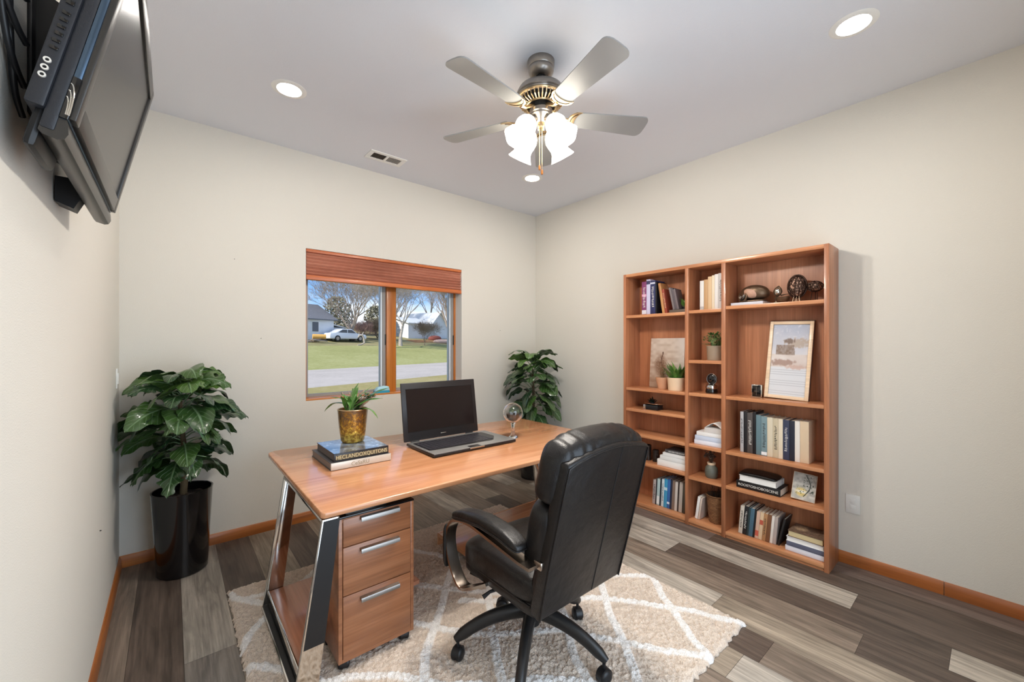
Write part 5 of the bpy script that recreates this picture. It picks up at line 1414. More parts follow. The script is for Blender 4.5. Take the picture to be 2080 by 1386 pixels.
# grey vase with dried flowers
c = (3.43, -2.126, 0.3825)
vz_ = thing('flower_vase', 'small grey green vase with dark dried flowers in the middle column', 'vase', c)
M['greyvase'] = pm('grey_green_ceramic', (96, 98, 88), 0.5, var=(10, 0.15))
g = G(); g.lathe([(0.001, 0), (0.036, 0), (0.044, 0.012), (0.047, 0.045), (0.042, 0.078), (0.030, 0.092), (0.026, 0.098), (0.001, 0.098)], 28, c=c); obj('body', g, M['greyvase'], vz_, fixn=True)
g = G(); g.lathe([(0.026, 0.0975), (0.030, 0.108), (0.029, 0.116), (0.025, 0.116), (0.022, 0.100), (0.001, 0.0985)], 28, c=c, cap=False); obj('neck', g, M['cream_pot'], vz_, fixn=True)
g = G(); rr = random.Random(8)
for i in range(34):
    a_ = rr.uniform(0, 6.28); s_ = rr.uniform(0.005, 0.055); L = rr.uniform(0.05, 0.105); b0 = Vector((c[0], c[1], c[2]+0.10)); e_ = b0 + Vector((s_*math.cos(a_), s_*math.sin(a_), L))
    g.tube([b0, b0.lerp(e_, 0.5)+Vector((0, 0, 0.01)), e_], 0.0011, 4); g.ball(e_, rr.uniform(0.005, 0.010), 6, (1, 1, 0.8))
obj('dried_flowers', g, pm('dried_flower', (78, 58, 46), 0.9), vz_, smooth=60)
# bottom middle: two white books leaning on a basket
gp = 'white books beside the basket'
upright(-2.018, 0.020, 0.175, 0.12, (232, 230, 226), 'white book leaning at the left beside the woven basket', gp, Z0, 3.385, R(8))
upright(-2.0405, 0.014, 0.172, 0.12, (204, 186, 172), 'slim beige book between white book and woven basket', gp, Z0, 3.385, R(8))
c = (3.445, -2.158, Z0+0.0004)
bs_ = thing('woven_basket', 'brown woven basket tapering downwards in the bottom middle cell', 'basket', c)
m, t, b = nodes('woven_rattan'); tc = N(t, 'ShaderNodeTexCoord'); br = N(t, 'ShaderNodeTexBrick', Scale=1.0)
br.inputs['Color1'].default_value = (*lin((156, 110, 70)), 1); br.inputs['Color2'].default_value = (*lin((124, 82, 50)), 1); br.inputs['Mortar'].default_value = (*lin((40, 26, 18)), 1)
br.inputs['Scale'].default_value = 1.0; br.inputs['Brick Width'].default_value = 0.10; br.inputs['Row Height'].default_value = 0.011; br.inputs['Mortar Size'].default_value = 0.0018; br.inputs['Mortar Smooth'].default_value = 0.6
sx_ = N(t, 'ShaderNodeSeparateXYZ'); at2 = N(t, 'ShaderNodeMath', _operation='ARCTAN2'); cb = N(t, 'ShaderNodeCombineXYZ')
t.links.new(tc.outputs['Object'], sx_.inputs[0]); t.links.new(sx_.outputs['Y'], at2.inputs[0]); t.links.new(sx_.outputs['X'], at2.inputs[1]); ml = N(t, 'ShaderNodeMath', _operation='MULTIPLY'); ml.inputs[1].default_value = 0.32
t.links.new(at2.outputs[0], ml.inputs[0]); t.links.new(ml.outputs[0], cb.inputs['X']); t.links.new(sx_.outputs['Z'], cb.inputs['Y']); t.links.new(cb.outputs[0], br.inputs['Vector']); t.links.new(br.outputs['Color'], b.inputs['Base Color'])
b.inputs['Roughness'].default_value = 0.65
iv = N(t, 'ShaderNodeMath', _operation='MULTIPLY'); iv.inputs[1].default_value = -1.0; t.links.new(br.outputs['Fac'], iv.inputs[0]); bump(t, b, iv.outputs[0], 0.004)
g = G(); g.lathe([(0.001, 0), (0.050, 0), (0.055, 0.01), (0.071, 0.205), (0.066, 0.205), (0.050, 0.012), (0.001, 0.012)], 40, c=c); obj('body', g, m, bs_, fixn=True)
g = G(); g.tube([(c[0]+0.070*math.cos(2*PI*i/48), c[1]+0.070*math.sin(2*PI*i/48), c[2]+0.206+0.0015*math.sin(i*2.0)) for i in range(48)], 0.005, 6, closed=True); obj('rim', g, pm('basket_rim', (112, 76, 46), 0.7), bs_, smooth=80)
g = G(); rr = random.Random(6)
for i in range(30):
    a_ = rr.uniform(0, 6.28); s_ = 0.05*math.sqrt(rr.random()); b0 = Vector((c[0]+s_*math.cos(a_), c[1]+s_*math.sin(a_), c[2]+0.15)); g.tube([b0, b0+Vector((rr.gauss(0, .01), rr.gauss(0, .01), rr.uniform(0.07, 0.13)))], 0.0012, 4)
obj('dark_twigs', g, M['print_dark'], bs_, smooth=None)

# ---------------------------------------------------------------- right column, top: sculptures
z = 1.682
flat(-2.500, -2.290, z, 0.022, (204, 208, 218), 'white slim book lying under the shell sculpture', 'book under the sculpture', 3.372, 0.165)
M['bronze'] = pm('aged_bronze', (104, 84, 66), 0.38, 0.7, var=(30, 0.3), bmp=(60, 0.001)); M['bronze_dark'] = pm('dark_bronze_wire', (66, 48, 40), 0.35, 0.75)
M['rose'] = pm('rosy_shell', (186, 146, 124), 0.5, var=(60, 0.15))
c = (3.45, -2.408, z+0.0225)
sc_ = thing('shell_sculpture', 'rounded bronze shell sculpture lying on the slim white book', 'sculpture', c)
g = G(); g.sup((c[0], c[1]-0.012, c[2]+0.060), (0.060, 0.096, 0.052), (0.85, 0.95), 48, warp=lambda x, y, zz: (x, y, zz+0.012*math.cos(y*16))); obj('shell', g, M['bronze'], sc_, smooth=180)
g = G(); g.sup((c[0]-0.020, c[1]-0.004, c[2]+0.066), (0.047, 0.054, 0.040), (0.9, 0.9), 32, warp=lambda x, y, zz: (x, y+0.25*zz, zz)); obj('pale_patch', g, M['rose'], sc_, smooth=180, label='rosy inlaid patch')
ring = basis((c[0]-0.012, c[1]+0.066, c[2]+0.046), Vector((0.45, 0.89, 0)).normalized().orthogonal(), Vector((-0.75, 0.55, 0.1)).normalized().cross(Vector((0.45, 0.89, 0)).normalized().orthogonal()), Vector((-0.75, 0.55, 0.1)).normalized())
nrm = Vector((-0.80, 0.58, 0.1)).normalized(); e1 = nrm.cross(Vector((0, 0, 1))).normalized(); e2 = nrm.cross(e1)
cc = Vector((c[0]-0.036, c[1]+0.052, c[2]+0.045))
g = G(); g.tube([cc + e1*0.040*math.cos(2*PI*i/32) + e2*0.038*math.sin(2*PI*i/32) for i in range(32)], 0.0075, 8, closed=True); obj('opening_rim', g, M['bronze'], sc_, smooth=80)
g = G(); g.add([cc + e1*0.037*math.cos(2*PI*i/32) + e2*0.035*math.sin(2*PI*i/32) for i in range(32)], [tuple(range(32))]); obj('opening', g, M['black_matte'], sc_, smooth=None)
g = G(); g.tube([cc + nrm*0.004 + (e1*math.cos(i*0.33) + e2*math.sin(i*0.33))*(0.003+0.0006*i) for i in range(42)], [0.0045]*42, 6); obj('spiral', g, M['steel'], sc_, smooth=80)
g = G(); g.sup((c[0], c[1], c[2]+0.008), (0.045, 0.085, 0.0085), (0.3, 0.5), 24); obj('base', g, M['bronze'], sc_, smooth=60)
c = (3.44, -2.578, z+0.0004)
s2 = thing('pod_sculpture', 'small bronze pod figure on a bowl foot between shell and egg', 'sculpture', c)
g = G(); g.lathe([(0.001, 0), (0.020, 0), (0.034, 0.018), (0.042, 0.040), (0.038, 0.044), (0.030, 0.024), (0.001, 0.012)], 24, m=Matrix.Translation((c[0], c[1]-0.018, c[2])) @ Matrix.Diagonal((0.8, 1.1, 1, 1))); obj('bowl', g, M['bronze'], s2, fixn=True)
g = G(); g.tube([(c[0], c[1]+0.020, c[2]), (c[0], c[1]+0.016, c[2]+0.03), (c[0]-0.005, c[1]+0.010, c[2]+0.058)], [0.012, 0.007, 0.006], 8); obj('stem', g, M['bronze'], s2)
m = Matrix.Translation((c[0]-0.006, c[1]+0.008, c[2]+0.082)) @ Matrix.Rotation(R(8), 4, 'X')
g = G(); g.lathe([(0.001, -0.036), (0.020, -0.022), (0.028, 0.0), (0.022, 0.020), (0.010, 0.034), (0.001, 0.042)], 24, m=m @ Matrix.Diagonal((0.6, 1, 1, 1))); obj('pod', g, M['bronze'], s2, fixn=True, smooth=80)
g = G(); g.ball((0, 0, 0), 0.016, 16, (0.5, 1, 1.25), m=m @ Matrix.Translation((-0.013, 0, 0))); obj('pearl', g, M['chrome'], s2, smooth=180)
g = G(); g.tube([(c[0], c[1]-0.008, c[2]+0.055), (c[0], c[1]-0.030, c[2]+0.060), (c[0], c[1]-0.050, c[2]+0.062)], [0.006, 0.004, 0.0015], 6); obj('twig', g, M['bronze'], s2)
def openwork(g, c, sc, n, seed, r=0.0025, jitter=0.15):
    bm = bmesh.new(); bmesh.ops.create_icosphere(bm, subdivisions=n, radius=1.0); rr = random.Random(seed)
    for v in bm.verts:
        k = Vector((rr.gauss(0, jitter), rr.gauss(0, jitter), rr.gauss(0, jitter))); v.co = (v.co + k).normalized(); zz = v.co.z
        tap = 1 - 0.20*max(0, zz); v.co = Vector((v.co.x*sc[0]*tap, v.co.y*sc[1]*tap, zz*sc[2]))
    for e in bm.edges:
        if rr.random() < 0.82: g.cyl(Vector(c)+e.verts[0].co, Vector(c)+e.verts[1].co, r, n=5)
    bm.free()
c = (3.45, -2.678, z+0.0004)
s3 = thing('egg_sculpture', 'large openwork bronze wire egg standing on short feet', 'sculpture', c)
ec = (c[0], c[1], c[2]+0.108)
g = G(); openwork(g, ec, (0.046, 0.052, 0.074), 3, 5, 0.0022, 0.07); obj('wire_shell', g, M['bronze_dark'], s3, smooth=None)
g = G(); g.sup(ec, (0.040, 0.046, 0.068), (1, 1), 24); obj('inner_egg', g, M['rose'], s3, smooth=180)
g = G(); g.tube([(ec[0]+0.002, ec[1]+0.054*math.cos(2*PI*i/36), ec[2]+0.076*math.sin(2*PI*i/36)) for i in range(36)], 0.005, 6, closed=True); obj('outer_hoop', g, M['bronze_dark'], s3, smooth=80)
for dy in (-0.018, 0.0, 0.018):
    g = G(); g.tube([(ec[0]-0.01, ec[1]+dy*0.8, ec[2]-0.066), (ec[0]-0.016, ec[1]+dy, c[2]+0.020), (ec[0]-0.018, ec[1]+dy*1.2, c[2])], [0.004, 0.005, 0.006], 6); obj('foot', g, M['bronze'], s3)
c = (3.45, -2.778, z+0.0004)
s4 = thing('wire_bird', 'small openwork bronze wire bird body on thin legs at the shelf end', 'sculpture', c)
ec = (c[0], c[1], c[2]+0.098)
g = G(); openwork(g, ec, (0.032, 0.046, 0.036), 2, 9, 0.0026, 0.10)
g.tube([(ec[0]-0.033*0.9, ec[1]+0.03*math.cos(i*0.45), ec[2]+0.024*math.sin(i*0.6)) for i in range(16)], 0.0035, 6); obj('wire_body', g, M['bronze_dark'], s4, smooth=None)
g = G(); g.sup(ec, (0.026, 0.036, 0.028), (1, 1), 20); obj('inner_body', g, M['rose'], s4, smooth=180)
g = G(); g.tube([(ec[0], ec[1]-0.040, ec[2]+0.004), (ec[0], ec[1]-0.056, ec[2]+0.0)], [0.008, 0.002], 6); obj('beak', g, M['bronze_dark'], s4)
for dx, dy in ((-0.012, 0.020), (-0.012, -0.018), (0.014, 0.0)):
    g = G(); g.tube([(ec[0]+dx*0.6, ec[1]+dy*0.7, ec[2]-0.028), (ec[0]+dx, ec[1]+dy+0.004, c[2]+0.001), (ec[0]+dx-0.010, ec[1]+dy+0.004, c[2]+0.001)], 0.0022, 5); obj('leg', g, M['bronze_dark'], s4)

# ---------------------------------------------------------------- right column: framed picture, little clock
fw_, fh_ = 0.258, 0.535
mt = leaning((3.432, -2.615, 1.0345), fw_, fh_, R(9.0), R(-1.6))
pf = thing('picture_frame', 'large cream framed landscape print leaning in the right column', 'picture', (3.44, -2.62, 1.03))
M['frame_cream'] = wood('pale_maple_frame', (236, 214, 184), (226, 200, 168), (208, 178, 142), 1, 0.35, 0.1); M['frame_dark'] = pm('dark_frame_side', (66, 42, 32), 0.5)
g = G(); b_ = 0.022
g.box(-fw_/2, -fw_/2+b_, -fh_/2, fh_/2, -0.008, 0.004, 0.0015, m=mt); g.box(fw_/2-b_, fw_/2, -fh_/2, fh_/2, -0.008, 0.004, 0.0015, m=mt)
g.box(-fw_/2+b_, fw_/2-b_, -fh_/2, -fh_/2+b_, -0.008, 0.004, 0.0015, m=mt); g.box(-fw_/2+b_, fw_/2-b_, fh_/2-b_, fh_/2, -0.008, 0.004, 0.0015, m=mt)
obj('frame', g, M['frame_cream'], pf)
g = G(); g.box(-fw_/2-0.002, fw_/2+0.002, -fh_/2-0.001, fh_/2+0.006, -0.020, -0.008, m=mt); obj('backing', g, M['frame_dark'], pf, smooth=None)
def landscape(u, v):
    n = v1(u*6, v*10); n2 = v2(u*26, v*40)
    if v > 0.58: c = lerp3((206, 204, 208), (168, 176, 194), (v-0.58)*2.2 + 0.3*(n-0.5)); c = lerp3(c, (224, 224, 226), max(0, n2-0.72)*2*(v > 0.8))
    elif v > 0.40: c = lerp3((196, 180, 172), (214, 208, 204), n)
    else:
        c = (206, 208, 212); ph = (v*34) % 1
        if ph < 0.16: c = (178, 180, 186)
    def blob(cu, cv_, ru, rv, col, k=1.0):
        nonlocal c
        d = 1 - ((u-cu)/ru)**2 - ((v-cv_)/rv)**2 + 0.9*(n2-0.5)
        c = lerp3(c, col, max(0, min(1, d*1.6))*k)
    blob(0.70, 0.74, 0.42, 0.075, (176, 160, 146), 0.9); blob(0.48, 0.765, 0.16, 0.045, (122, 104, 94), 0.9)
    if 0.13 < u < 0.60 + 0.06*n and 0.57 < v < 0.71: c = lerp3(c, (132, 112, 98), 0.55+0.5*n2)
    blob(0.32, 0.46, 0.40, 0.055, (150, 122, 110), 0.8); blob(0.72, 0.405, 0.34, 0.04, (190, 160, 148), 0.8)
    return c
painted('print', mt @ Matrix.Translation((0, 0, -0.006)), fw_-2*b_+0.002, fh_-2*b_+0.002, landscape, pf, 70, 130)
c = (3.43, -2.446, 1.0295)
ck = thing('desk_clock', 'little square black and silver clock left of the framed landscape', 'clock', c)
g = G(); g.box(3.414, 3.452, -2.478, -2.412, 1.0296, 1.1200, 0.003); obj('case', g, M['chrome'], ck)
g = G(); g.box(3.411, 3.4145, -2.472, -2.418, 1.036, 1.113, 0.001); f_ = obj('face', g, M['black_gloss'], ck)
g = G(); g.box(3.4098, 3.4112, -2.4462, -2.4438, 1.045, 1.104); g.box(3.4098, 3.4112, -2.460, -2.430, 1.0735, 1.0755); obj('hands', g, M['steel'], f_, smooth=None)

# third right cell: upright books
gp = 'upright books on the third shelf of the right column'
row([(0.022, 0.288, (176, 176, 178), 'silver patterned book at the left end of the third right shelf', dict(title='print_dark')),
     (0.022, 0.290, (26, 26, 30), 'plain black book second in the third right shelf row', {}),
     (0.036, 0.286, (78, 72, 70), 'dark grey book with silver ornament, third right shelf row', dict(title='print_light')),
     (0.020, 0.296, (20, 20, 24), 'black book left of the slate blue pair, third right shelf', {}),
     (0.032, 0.278, (98, 124, 132), 'slate blue book, left one of the pair on the third right shelf', {}),
     (0.036, 0.272, (118, 142, 148), 'paler slate blue book with white foot label, third right shelf', dict(bands=[(0.02, 0.10, (226, 230, 232))], title='print_dark')),
     (0.034, 0.270, (214, 202, 178), 'cream book right of the slate blue pair, third right shelf', {}),
     (0.032, 0.268, (198, 184, 156), 'beige book with large dark letters, third right shelf', dict(title='print_dark')),
     (0.026, 0.268, (222, 208, 184), 'narrow cream book right of the beige lettered one', {}),
     (0.036, 0.266, (52, 58, 82), 'navy book with pale scribbles, third right shelf', dict(title='print_light')),
     (0.030, 0.266, (32, 36, 52), 'blue black book right of the navy one, third right shelf', {}),
     (0.028, 0.268, (228, 222, 214), 'off white book second from the right end, third right shelf', {}),
     (0.048, 0.270, (214, 190, 160), 'thick tan book at the right end of the third right shelf', {})], -2.345, 0.632, gp, 3.395, lean=R(0), d=0.15)

# fourth right cell: lying books + small picture
gp = 'dark books lying in the right column'
b1 = flat(-2.606, -2.330, 0.381, 0.050, (22, 21, 22), 'black book with embossed silver title at the bottom of the dark stack', gp, 3.366, 0.17, 'paper')
lettering('spine_title', 'ROOSTOSHOBOSCENE', 0.024, M['print_light'], b1, basis((3.3652, -2.468, 0.406), (0, -1, 0), (0, 0, 1), (-1, 0, 0)))
flat(-2.580, -2.345, 0.431, 0.040, (206, 204, 200), 'white edged book in the middle of the dark stack, right column', gp, 3.372, 0.16, 'paper_white', face='pages')
c = (3.45, -2.46, 0.4715)
g = G(); g.sup((3.452, -2.455, 0.4835), (0.078, 0.120, 0.0125), (0.5, 0.3), 40, warp=lambda x, y, zz: (x, y, zz + 0.010*math.cos(y*10) - 0.010)); solo('leather_folder', g, M['leather'], 'soft black leather folder topping the dark book stack', 'folder', c, smooth=180)
mt = leaning((3.395, -2.722, 0.3900), 0.128, 0.175, R(24), R(-6))
mt = Matrix.Translation((3.395, -2.724, 0)) @ Matrix.Rotation(R(14), 4, 'Z') @ Matrix.Translation((-3.395, 2.724, 0)) @ mt
sp_ = thing('small_picture', 'small floral picture block leaning right of the dark books', 'picture', (3.41, -2.724, 0.3815))
g = G(); g.box(-0.064, 0.064, -0.0875, 0.0875, -0.026, -0.0004, 0.001, m=mt); obj('block', g, M['frame_cream'], sp_)
def floral(u, v):
    n = v3(u*10, v*12); n2 = v2(u*28, v*36); c = lerp3((150, 146, 138), (206, 202, 192), n*0.9 + 0.25*(0.5-v))
    d = 1-((u-0.40)/0.30)**2-((v-0.28)/0.20)**2; c = lerp3(c, (216, 190, 116), max(0, min(1, d*1.3)))
    d = 1-((u-0.42)/0.34)**2-((v-0.30)/0.07)**2; c = lerp3(c, (228, 226, 218), max(0, min(1, d)))
    if abs(u-(0.60+0.16*math.sin(v*5-1.2))) < 0.025 and 0.12 < v < 0.95: c = (52, 56, 48)
    if n2 > 0.66 and 0.45 < u < 0.92 and 0.30 < v < 0.9: c = (64, 72, 62)
    if n2 < 0.22 and 0.15 < u < 0.5 and 0.15 < v < 0.5: c = (98, 110, 62)
    return c
painted('print', mt, 0.124, 0.171, floral, sp_, 44, 60)
# bottom right cell: leaning row + lying stack
gp = 'leaning books on the bottom right shelf'
sp2 = [(0.026, 0.200, (198, 190, 178), 'white and black patterned book at the left end of the bottom right row', dict(title='print_dark')),
     (0.026, 0.206, (30, 30, 32), 'black book with silver marks second in the bottom right row', dict(title='print_light')),
     (0.012, 0.204, (44, 60, 62), 'thin dark green book in the bottom right row', {}),
     (0.026, 0.202, (70, 100, 118), 'steel blue book in the bottom right row', {}),
     (0.012, 0.204, (26, 26, 28), 'thin black book between steel blue and rosy books, bottom right row', {}),
     (0.022, 0.192, (206, 172, 152), 'rosy beige book in the bottom right row', dict(bands=[(0.1, 0.3, (190, 92, 74))])),
     (0.022, 0.192, (214, 186, 152), 'cream and red book in the bottom right row', dict(bands=[(0.55, 0.72, (186, 90, 70))])),
     (0.022, 0.190, (172, 128, 88), 'tan brown book in the middle of the bottom right row', dict(title='print_dark')),
     (0.024, 0.192, (120, 80, 54), 'chestnut brown book in the bottom right row', {}),
     (0.016, 0.190, (222, 214, 206), 'narrow white book right of the chestnut one, bottom right row', {}),
     (0.020, 0.188, (176, 162, 156), 'grey taupe book near the right of the bottom right row', {})]
row(sp2, -2.335, Z0, gp, 3.385, lean=R(5), d=0.15)
upright(-2.5785, 0.012, 0.192, 0.14, (34, 32, 32), 'thin black book tipped against the lying stack, bottom right row', gp, Z0, 3.390, R(12))
gp = 'books lying in the bottom right corner'
flat(-2.842, -2.634, Z0, 0.032, (214, 216, 226), 'lowest white book of the corner stack, bottom right shelf', gp, 3.366, 0.17)
flat(-2.842, -2.640, Z0+0.032, 0.030, (92, 96, 116), 'slate grey book second from below in the corner stack', gp, 3.368, 0.17)
flat(-2.842, -2.638, Z0+0.062, 0.030, (222, 222, 224), 'white book under the ornate album, bottom right shelf', gp, 3.368, 0.165, 'paper_white', face='pages')
c = (3.455, -2.74, Z0+0.093)
al = thing('photo_album', 'brown ornate album on top of the bottom right corner stack', 'album', c)
m = Matrix.Translation((3.37, -2.74, 0)) @ Matrix.Rotation(R(-2), 4, 'Z') @ Matrix.Translation((-3.37, 2.74, 0))
zA = Z0+0.0925
g = G(); g.box(3.370, 3.530, -2.838, -2.646, zA, zA+0.004, 0.001, m=m); g.box(3.370, 3.530, -2.838, -2.646, zA+0.036, zA+0.041, 0.001, m=m); g.box(3.526, 3.530, -2.838, -2.646, zA+0.003, zA+0.037, m=m)
obj('cover', g, bookmat((104, 82, 66)), al)
g = G(); g.box(3.373, 3.527, -2.835, -2.650, zA+0.004, zA+0.036, m=m); obj('pages', g, M['gilt'], al, smooth=None)
def ornate(u, v):
    n = v1(u*14, v*12); n2 = v2(u*34, v*30); c = lerp3((96, 74, 60), (150, 126, 106), n2)
    d = 1-((u-0.28)/0.24)**2-((v-0.55)/0.34)**2; return lerp3(c, (206, 178, 142), max(0, min(1, d*1.5))*(0.35+0.7*n2))
painted('cover_surface', m @ basis((3.450, -2.742, zA+0.0413), (0, -1, 0), (1, 0, 0), (0, 0, 1)), 0.19, 0.157, ornate, al, 40, 40)

# ================================================================ LARGE POTTED PLANTS
def big_plant(label, c, seed, crown_r, z_lo, z_hi, n, pot_r=(0.150, 0.176), pot_h=0.505, split_p=0.35, clampf=None, tilt=0):
    rr = random.Random(seed)
    root = thing('potted_plant', label, 'plant', c)
    x, y, z0 = c
    g = G(); r0, r1 = pot_r
    g.lathe([(0.001, 0), (r0*0.95, 0), (r0, 0.008), (r0, 0.014), ((r0+r1)/2*0.99, pot_h*0.5), (r1, pot_h-0.012), (r1+0.002, pot_h), (r1-0.007, pot_h), (r1-0.012, pot_h-0.06), (0.001, pot_h-0.06)], 56, c=(x, y, z0))
    obj('pot', g, M['black_gloss'], root, fixn=True)
    g = G(); g.surf(lambda u, v: (x+(r1-0.012)*v*math.cos(2*PI*u), y+(r1-0.012)*v*math.sin(2*PI*u), z0+pot_h-0.052+0.018*(1-v)+rr.uniform(-0.006, 0.006)), 28, 8, closeu=True); obj('soil', g, M['soil'], root, smooth=60)
    g = G(); pts = []
    for i in range(9): t_ = i/8; pts.append((x+0.012*math.sin(t_*5), y+0.012*math.cos(t_*4), z0+pot_h-0.06+(z_hi-0.08-pot_h)*t_))
    g.tube(pts, [0.022-0.012*i/8 for i in range(9)], 8); obj('stem', g, pm('plant_stem', (78, 66, 46), 0.8), root, smooth=80)
    g = G(); uv = []
    for i in range(n):
        t_ = (i+0.5)/n; az = i*2.39996 + rr.uniform(-0.35, 0.35)
        zz = z_lo + (z_hi-z_lo)*(t_**0.85)
        bz = zz - 0.02
        k = 0.62 + 0.55*math.sin(PI*min(1, 0.15+t_*0.85))**0.8
        L = rr.uniform(0.165, 0.265)*(0.9 + 0.15*k); Wd = L*rr.uniform(0.58, 0.74)
        pet = max(0.03, crown_r*k - L*0.62)*rr.uniform(0.75, 1.05)
        a0 = -16 + 44*t_ + rr.uniform(-20, 20); a1 = -80 + 30*t_ + rr.uniform(-14, 30)
        sp_ = rr.uniform(0.35, 0.6) if rr.random() < split_p else 0
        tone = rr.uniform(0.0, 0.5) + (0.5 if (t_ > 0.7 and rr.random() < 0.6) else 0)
        leaf(g, uv, (x+0.012*math.cos(az), y+0.012*math.sin(az), z0+bz), az, pet, L, Wd, a0, a1, sp_, min(1, tone), rr.uniform(-0.7, 0.7), 9, 16 if not sp_ else 28, clampf)
    # a few young upright leaves at the tip
    for i in range(4):
        az = i*1.7+seed; leaf(g, uv, (x, y, z0+z_hi-0.10), az, 0.03, 0.15, 0.07, 60, 5, 0, 0.5, 0.2, 7, 10, clampf)
    leafobj('foliage', g, uv, M['leaf'], root)
    return root
big_plant('tall split-leaf plant in a glossy black planter in the left corner by the left wall', (0.305, -0.275, 0), 15, 0.235, 0.66, 1.22, 72, pot_r=(0.128, 0.152), clampf=lambda q: (max(0.012, q[0]), min(-0.012, q[1]), q[2]))
big_plant('dark green plant in the far corner behind the desk beside the bookcase', (3.19, -0.37, 0), 28, 0.25, 0.62, 1.30, 70, pot_r=(0.128, 0.152), split_p=0.1, clampf=lambda q: (min(RW-0.012, q[0]), min(-0.012, q[1]), q[2]))

# ================================================================ ON THE DESK
DT = DZ + 0.0006
# two large books
bA = thing('book', 'silver white spined large book at the bottom of the desk stack', 'book', (1.07, -1.03, DT), 'books stacked on the desk')
M['book_silver'] = pm('silver_white_spine', (214, 208, 198), 0.28, 0.2); M['book_dark'] = pm('dark_grey_cloth', (74, 70, 72), 0.45)
xa0, xa1, ya0, ya1, zt = 0.908, 1.243, -1.238, -0.850, 0.040
g = G(); g.box(xa0, xa1, ya0, ya1, DT, DT+0.004, 0.001); g.box(xa0, xa1, ya0+0.004, ya1, DT+zt-0.004, DT+zt, 0.001); obj('cover', g, M['book_dark'], bA)
g = G(); g.box(xa0-0.0005, xa1+0.0005, ya0-0.002, ya0+0.004, DT+0.002, DT+zt+0.0005, 0.002); s_ = obj('spine', g, M['book_silver'], bA)
g = G(); g.box(xa0+0.004, xa1-0.004, ya0+0.004, ya1-0.004, DT+0.004, DT+zt-0.004); obj('pages', g, pm('grey_page_edges', (128, 122, 120), 0.7), bA, smooth=None)
lettering('spine_title', 'CeSaRU', 0.030, pm('grey_gold_print', (158, 148, 124), 0.5), bA, basis((1.065, ya0-0.0022, DT+0.020), (1, 0, 0), (0, 0, 1), (0, -1, 0)))
z1 = DT+zt+0.0008
bB = thing('book', 'dark glossy large book with gold lettered spine on top of the desk stack', 'book', (1.07, -1.03, z1), 'books stacked on the desk')
xb0, xb1, yb0, yb1, zt2 = 0.928, 1.236, -1.222, -0.880, 0.044
g = G(); g.box(xb0, xb1, yb0, yb1, z1, z1+0.004, 0.001); g.box(xb0, xb1, yb0, yb1, z1+zt2-0.004, z1+zt2, 0.001); g.box(xb0, xb1, yb0, yb0+0.005, z1+0.002, z1+zt2-0.002, 0.001); obj('cover', g, pm('near_black_cover', (40, 38, 40), 0.3), bB)
g = G(); g.box(xb0+0.004, xb1-0.004, yb0+0.005, yb1-0.004, z1+0.004, z1+zt2-0.004); obj('pages', g, pm('dark_page_edges', (96, 92, 92), 0.7), bB, smooth=None)
M['spine_strip'] = pm('bronze_spine_strip', (104, 94, 74), 0.45)
g = G(); g.box(xb0+0.012, xb1-0.006, yb0-0.0006, yb0+0.0004, z1+0.008, z1+0.033); st_ = obj('spine_strip', g, M['spine_strip'], bB, smooth=None)
lettering('spine_title', 'HECLANDOXQUITONS', 0.0305, pm('pale_gold_print', (214, 202, 160), 0.4), bB, basis((1.082, yb0-0.0008, z1+0.0205), (0.90, 0, 0), (0, 0, 1), (0, -1, 0)))
def cover(u, v):  # bluish reflections on the glossy cover painted in as pale mottling
    n = v1(u*7, v*8); n2 = v2(u*22, v*24); c = lerp3((74, 84, 96), (150, 166, 186), n*0.9+0.3*(u-0.4))
    return lerp3(c, (206, 218, 234), max(0, n2-0.70)*2.6)
painted('cover_surface', basis(((xb0+xb1)/2, (yb0+yb1)/2, z1+zt2+0.0004), (1, 0, 0), (0, 1, 0), (0, 0, 1)), xb1-xb0-0.004, yb1-yb0-0.004, cover, bB, 50, 50, mat='art_gloss')
# gold mercury glass planter
zp = z1+zt2+0.0008; c = (1.108, -0.985, zp)
gpn = thing('potted_plant', 'gold mercury glass planter with strappy leaves on the desk books', 'plant', c)
m, t, b = nodes('mercury_glass'); tc = N(t, 'ShaderNodeTexCoord'); n1 = N(t, 'ShaderNodeTexNoise', Scale=55.0, Detail=5, Roughness=0.7); sx_ = N(t, 'ShaderNodeSeparateXYZ')
t.links.new(tc.outputs['Object'], n1.inputs['Vector']); t.links.new(tc.outputs['Object'], sx_.inputs[0])
hz = N(t, 'ShaderNodeMapRange'); hz.inputs[1].default_value = 0.02; hz.inputs[2].default_value = 0.20; hz.inputs[3].default_value = 0.10; hz.inputs[4].default_value = -0.12; t.links.new(sx_.outputs['Z'], hz.inputs[0])
ad = N(t, 'ShaderNodeMath', _operation='ADD'); t.links.new(n1.outputs['Fac'], ad.inputs[0]); t.links.new(hz.outputs[0], ad.inputs[1])
cr = N(t, 'ShaderNodeValToRGB'); e = cr.color_ramp.elements; e[0].position = 0.36; e[0].color = (*lin((112, 86, 62)), 1); e[1].position = 0.68; e[1].color = (*lin((250, 212, 96)), 1); k = e.new(0.52); k.color = (*lin((176, 124, 34)), 1)
t.links.new(ad.outputs[0], cr.inputs[0]); t.links.new(cr.outputs[0], b.inputs['Base Color']); b.inputs['Metallic'].default_value = 0.75; b.inputs['Roughness'].default_value = 0.22; b.inputs['Coat Weight'].default_value = 0.5
bump(t, b, n1.outputs['Fac'], 0.003)
g = G(); pr = [(0.001, 0), (0.058, 0), (0.068, 0.010), (0.075, 0.06), (0.082, 0.13), (0.088, 0.200), (0.083, 0.200), (0.078, 0.180), (0.001, 0.180)]
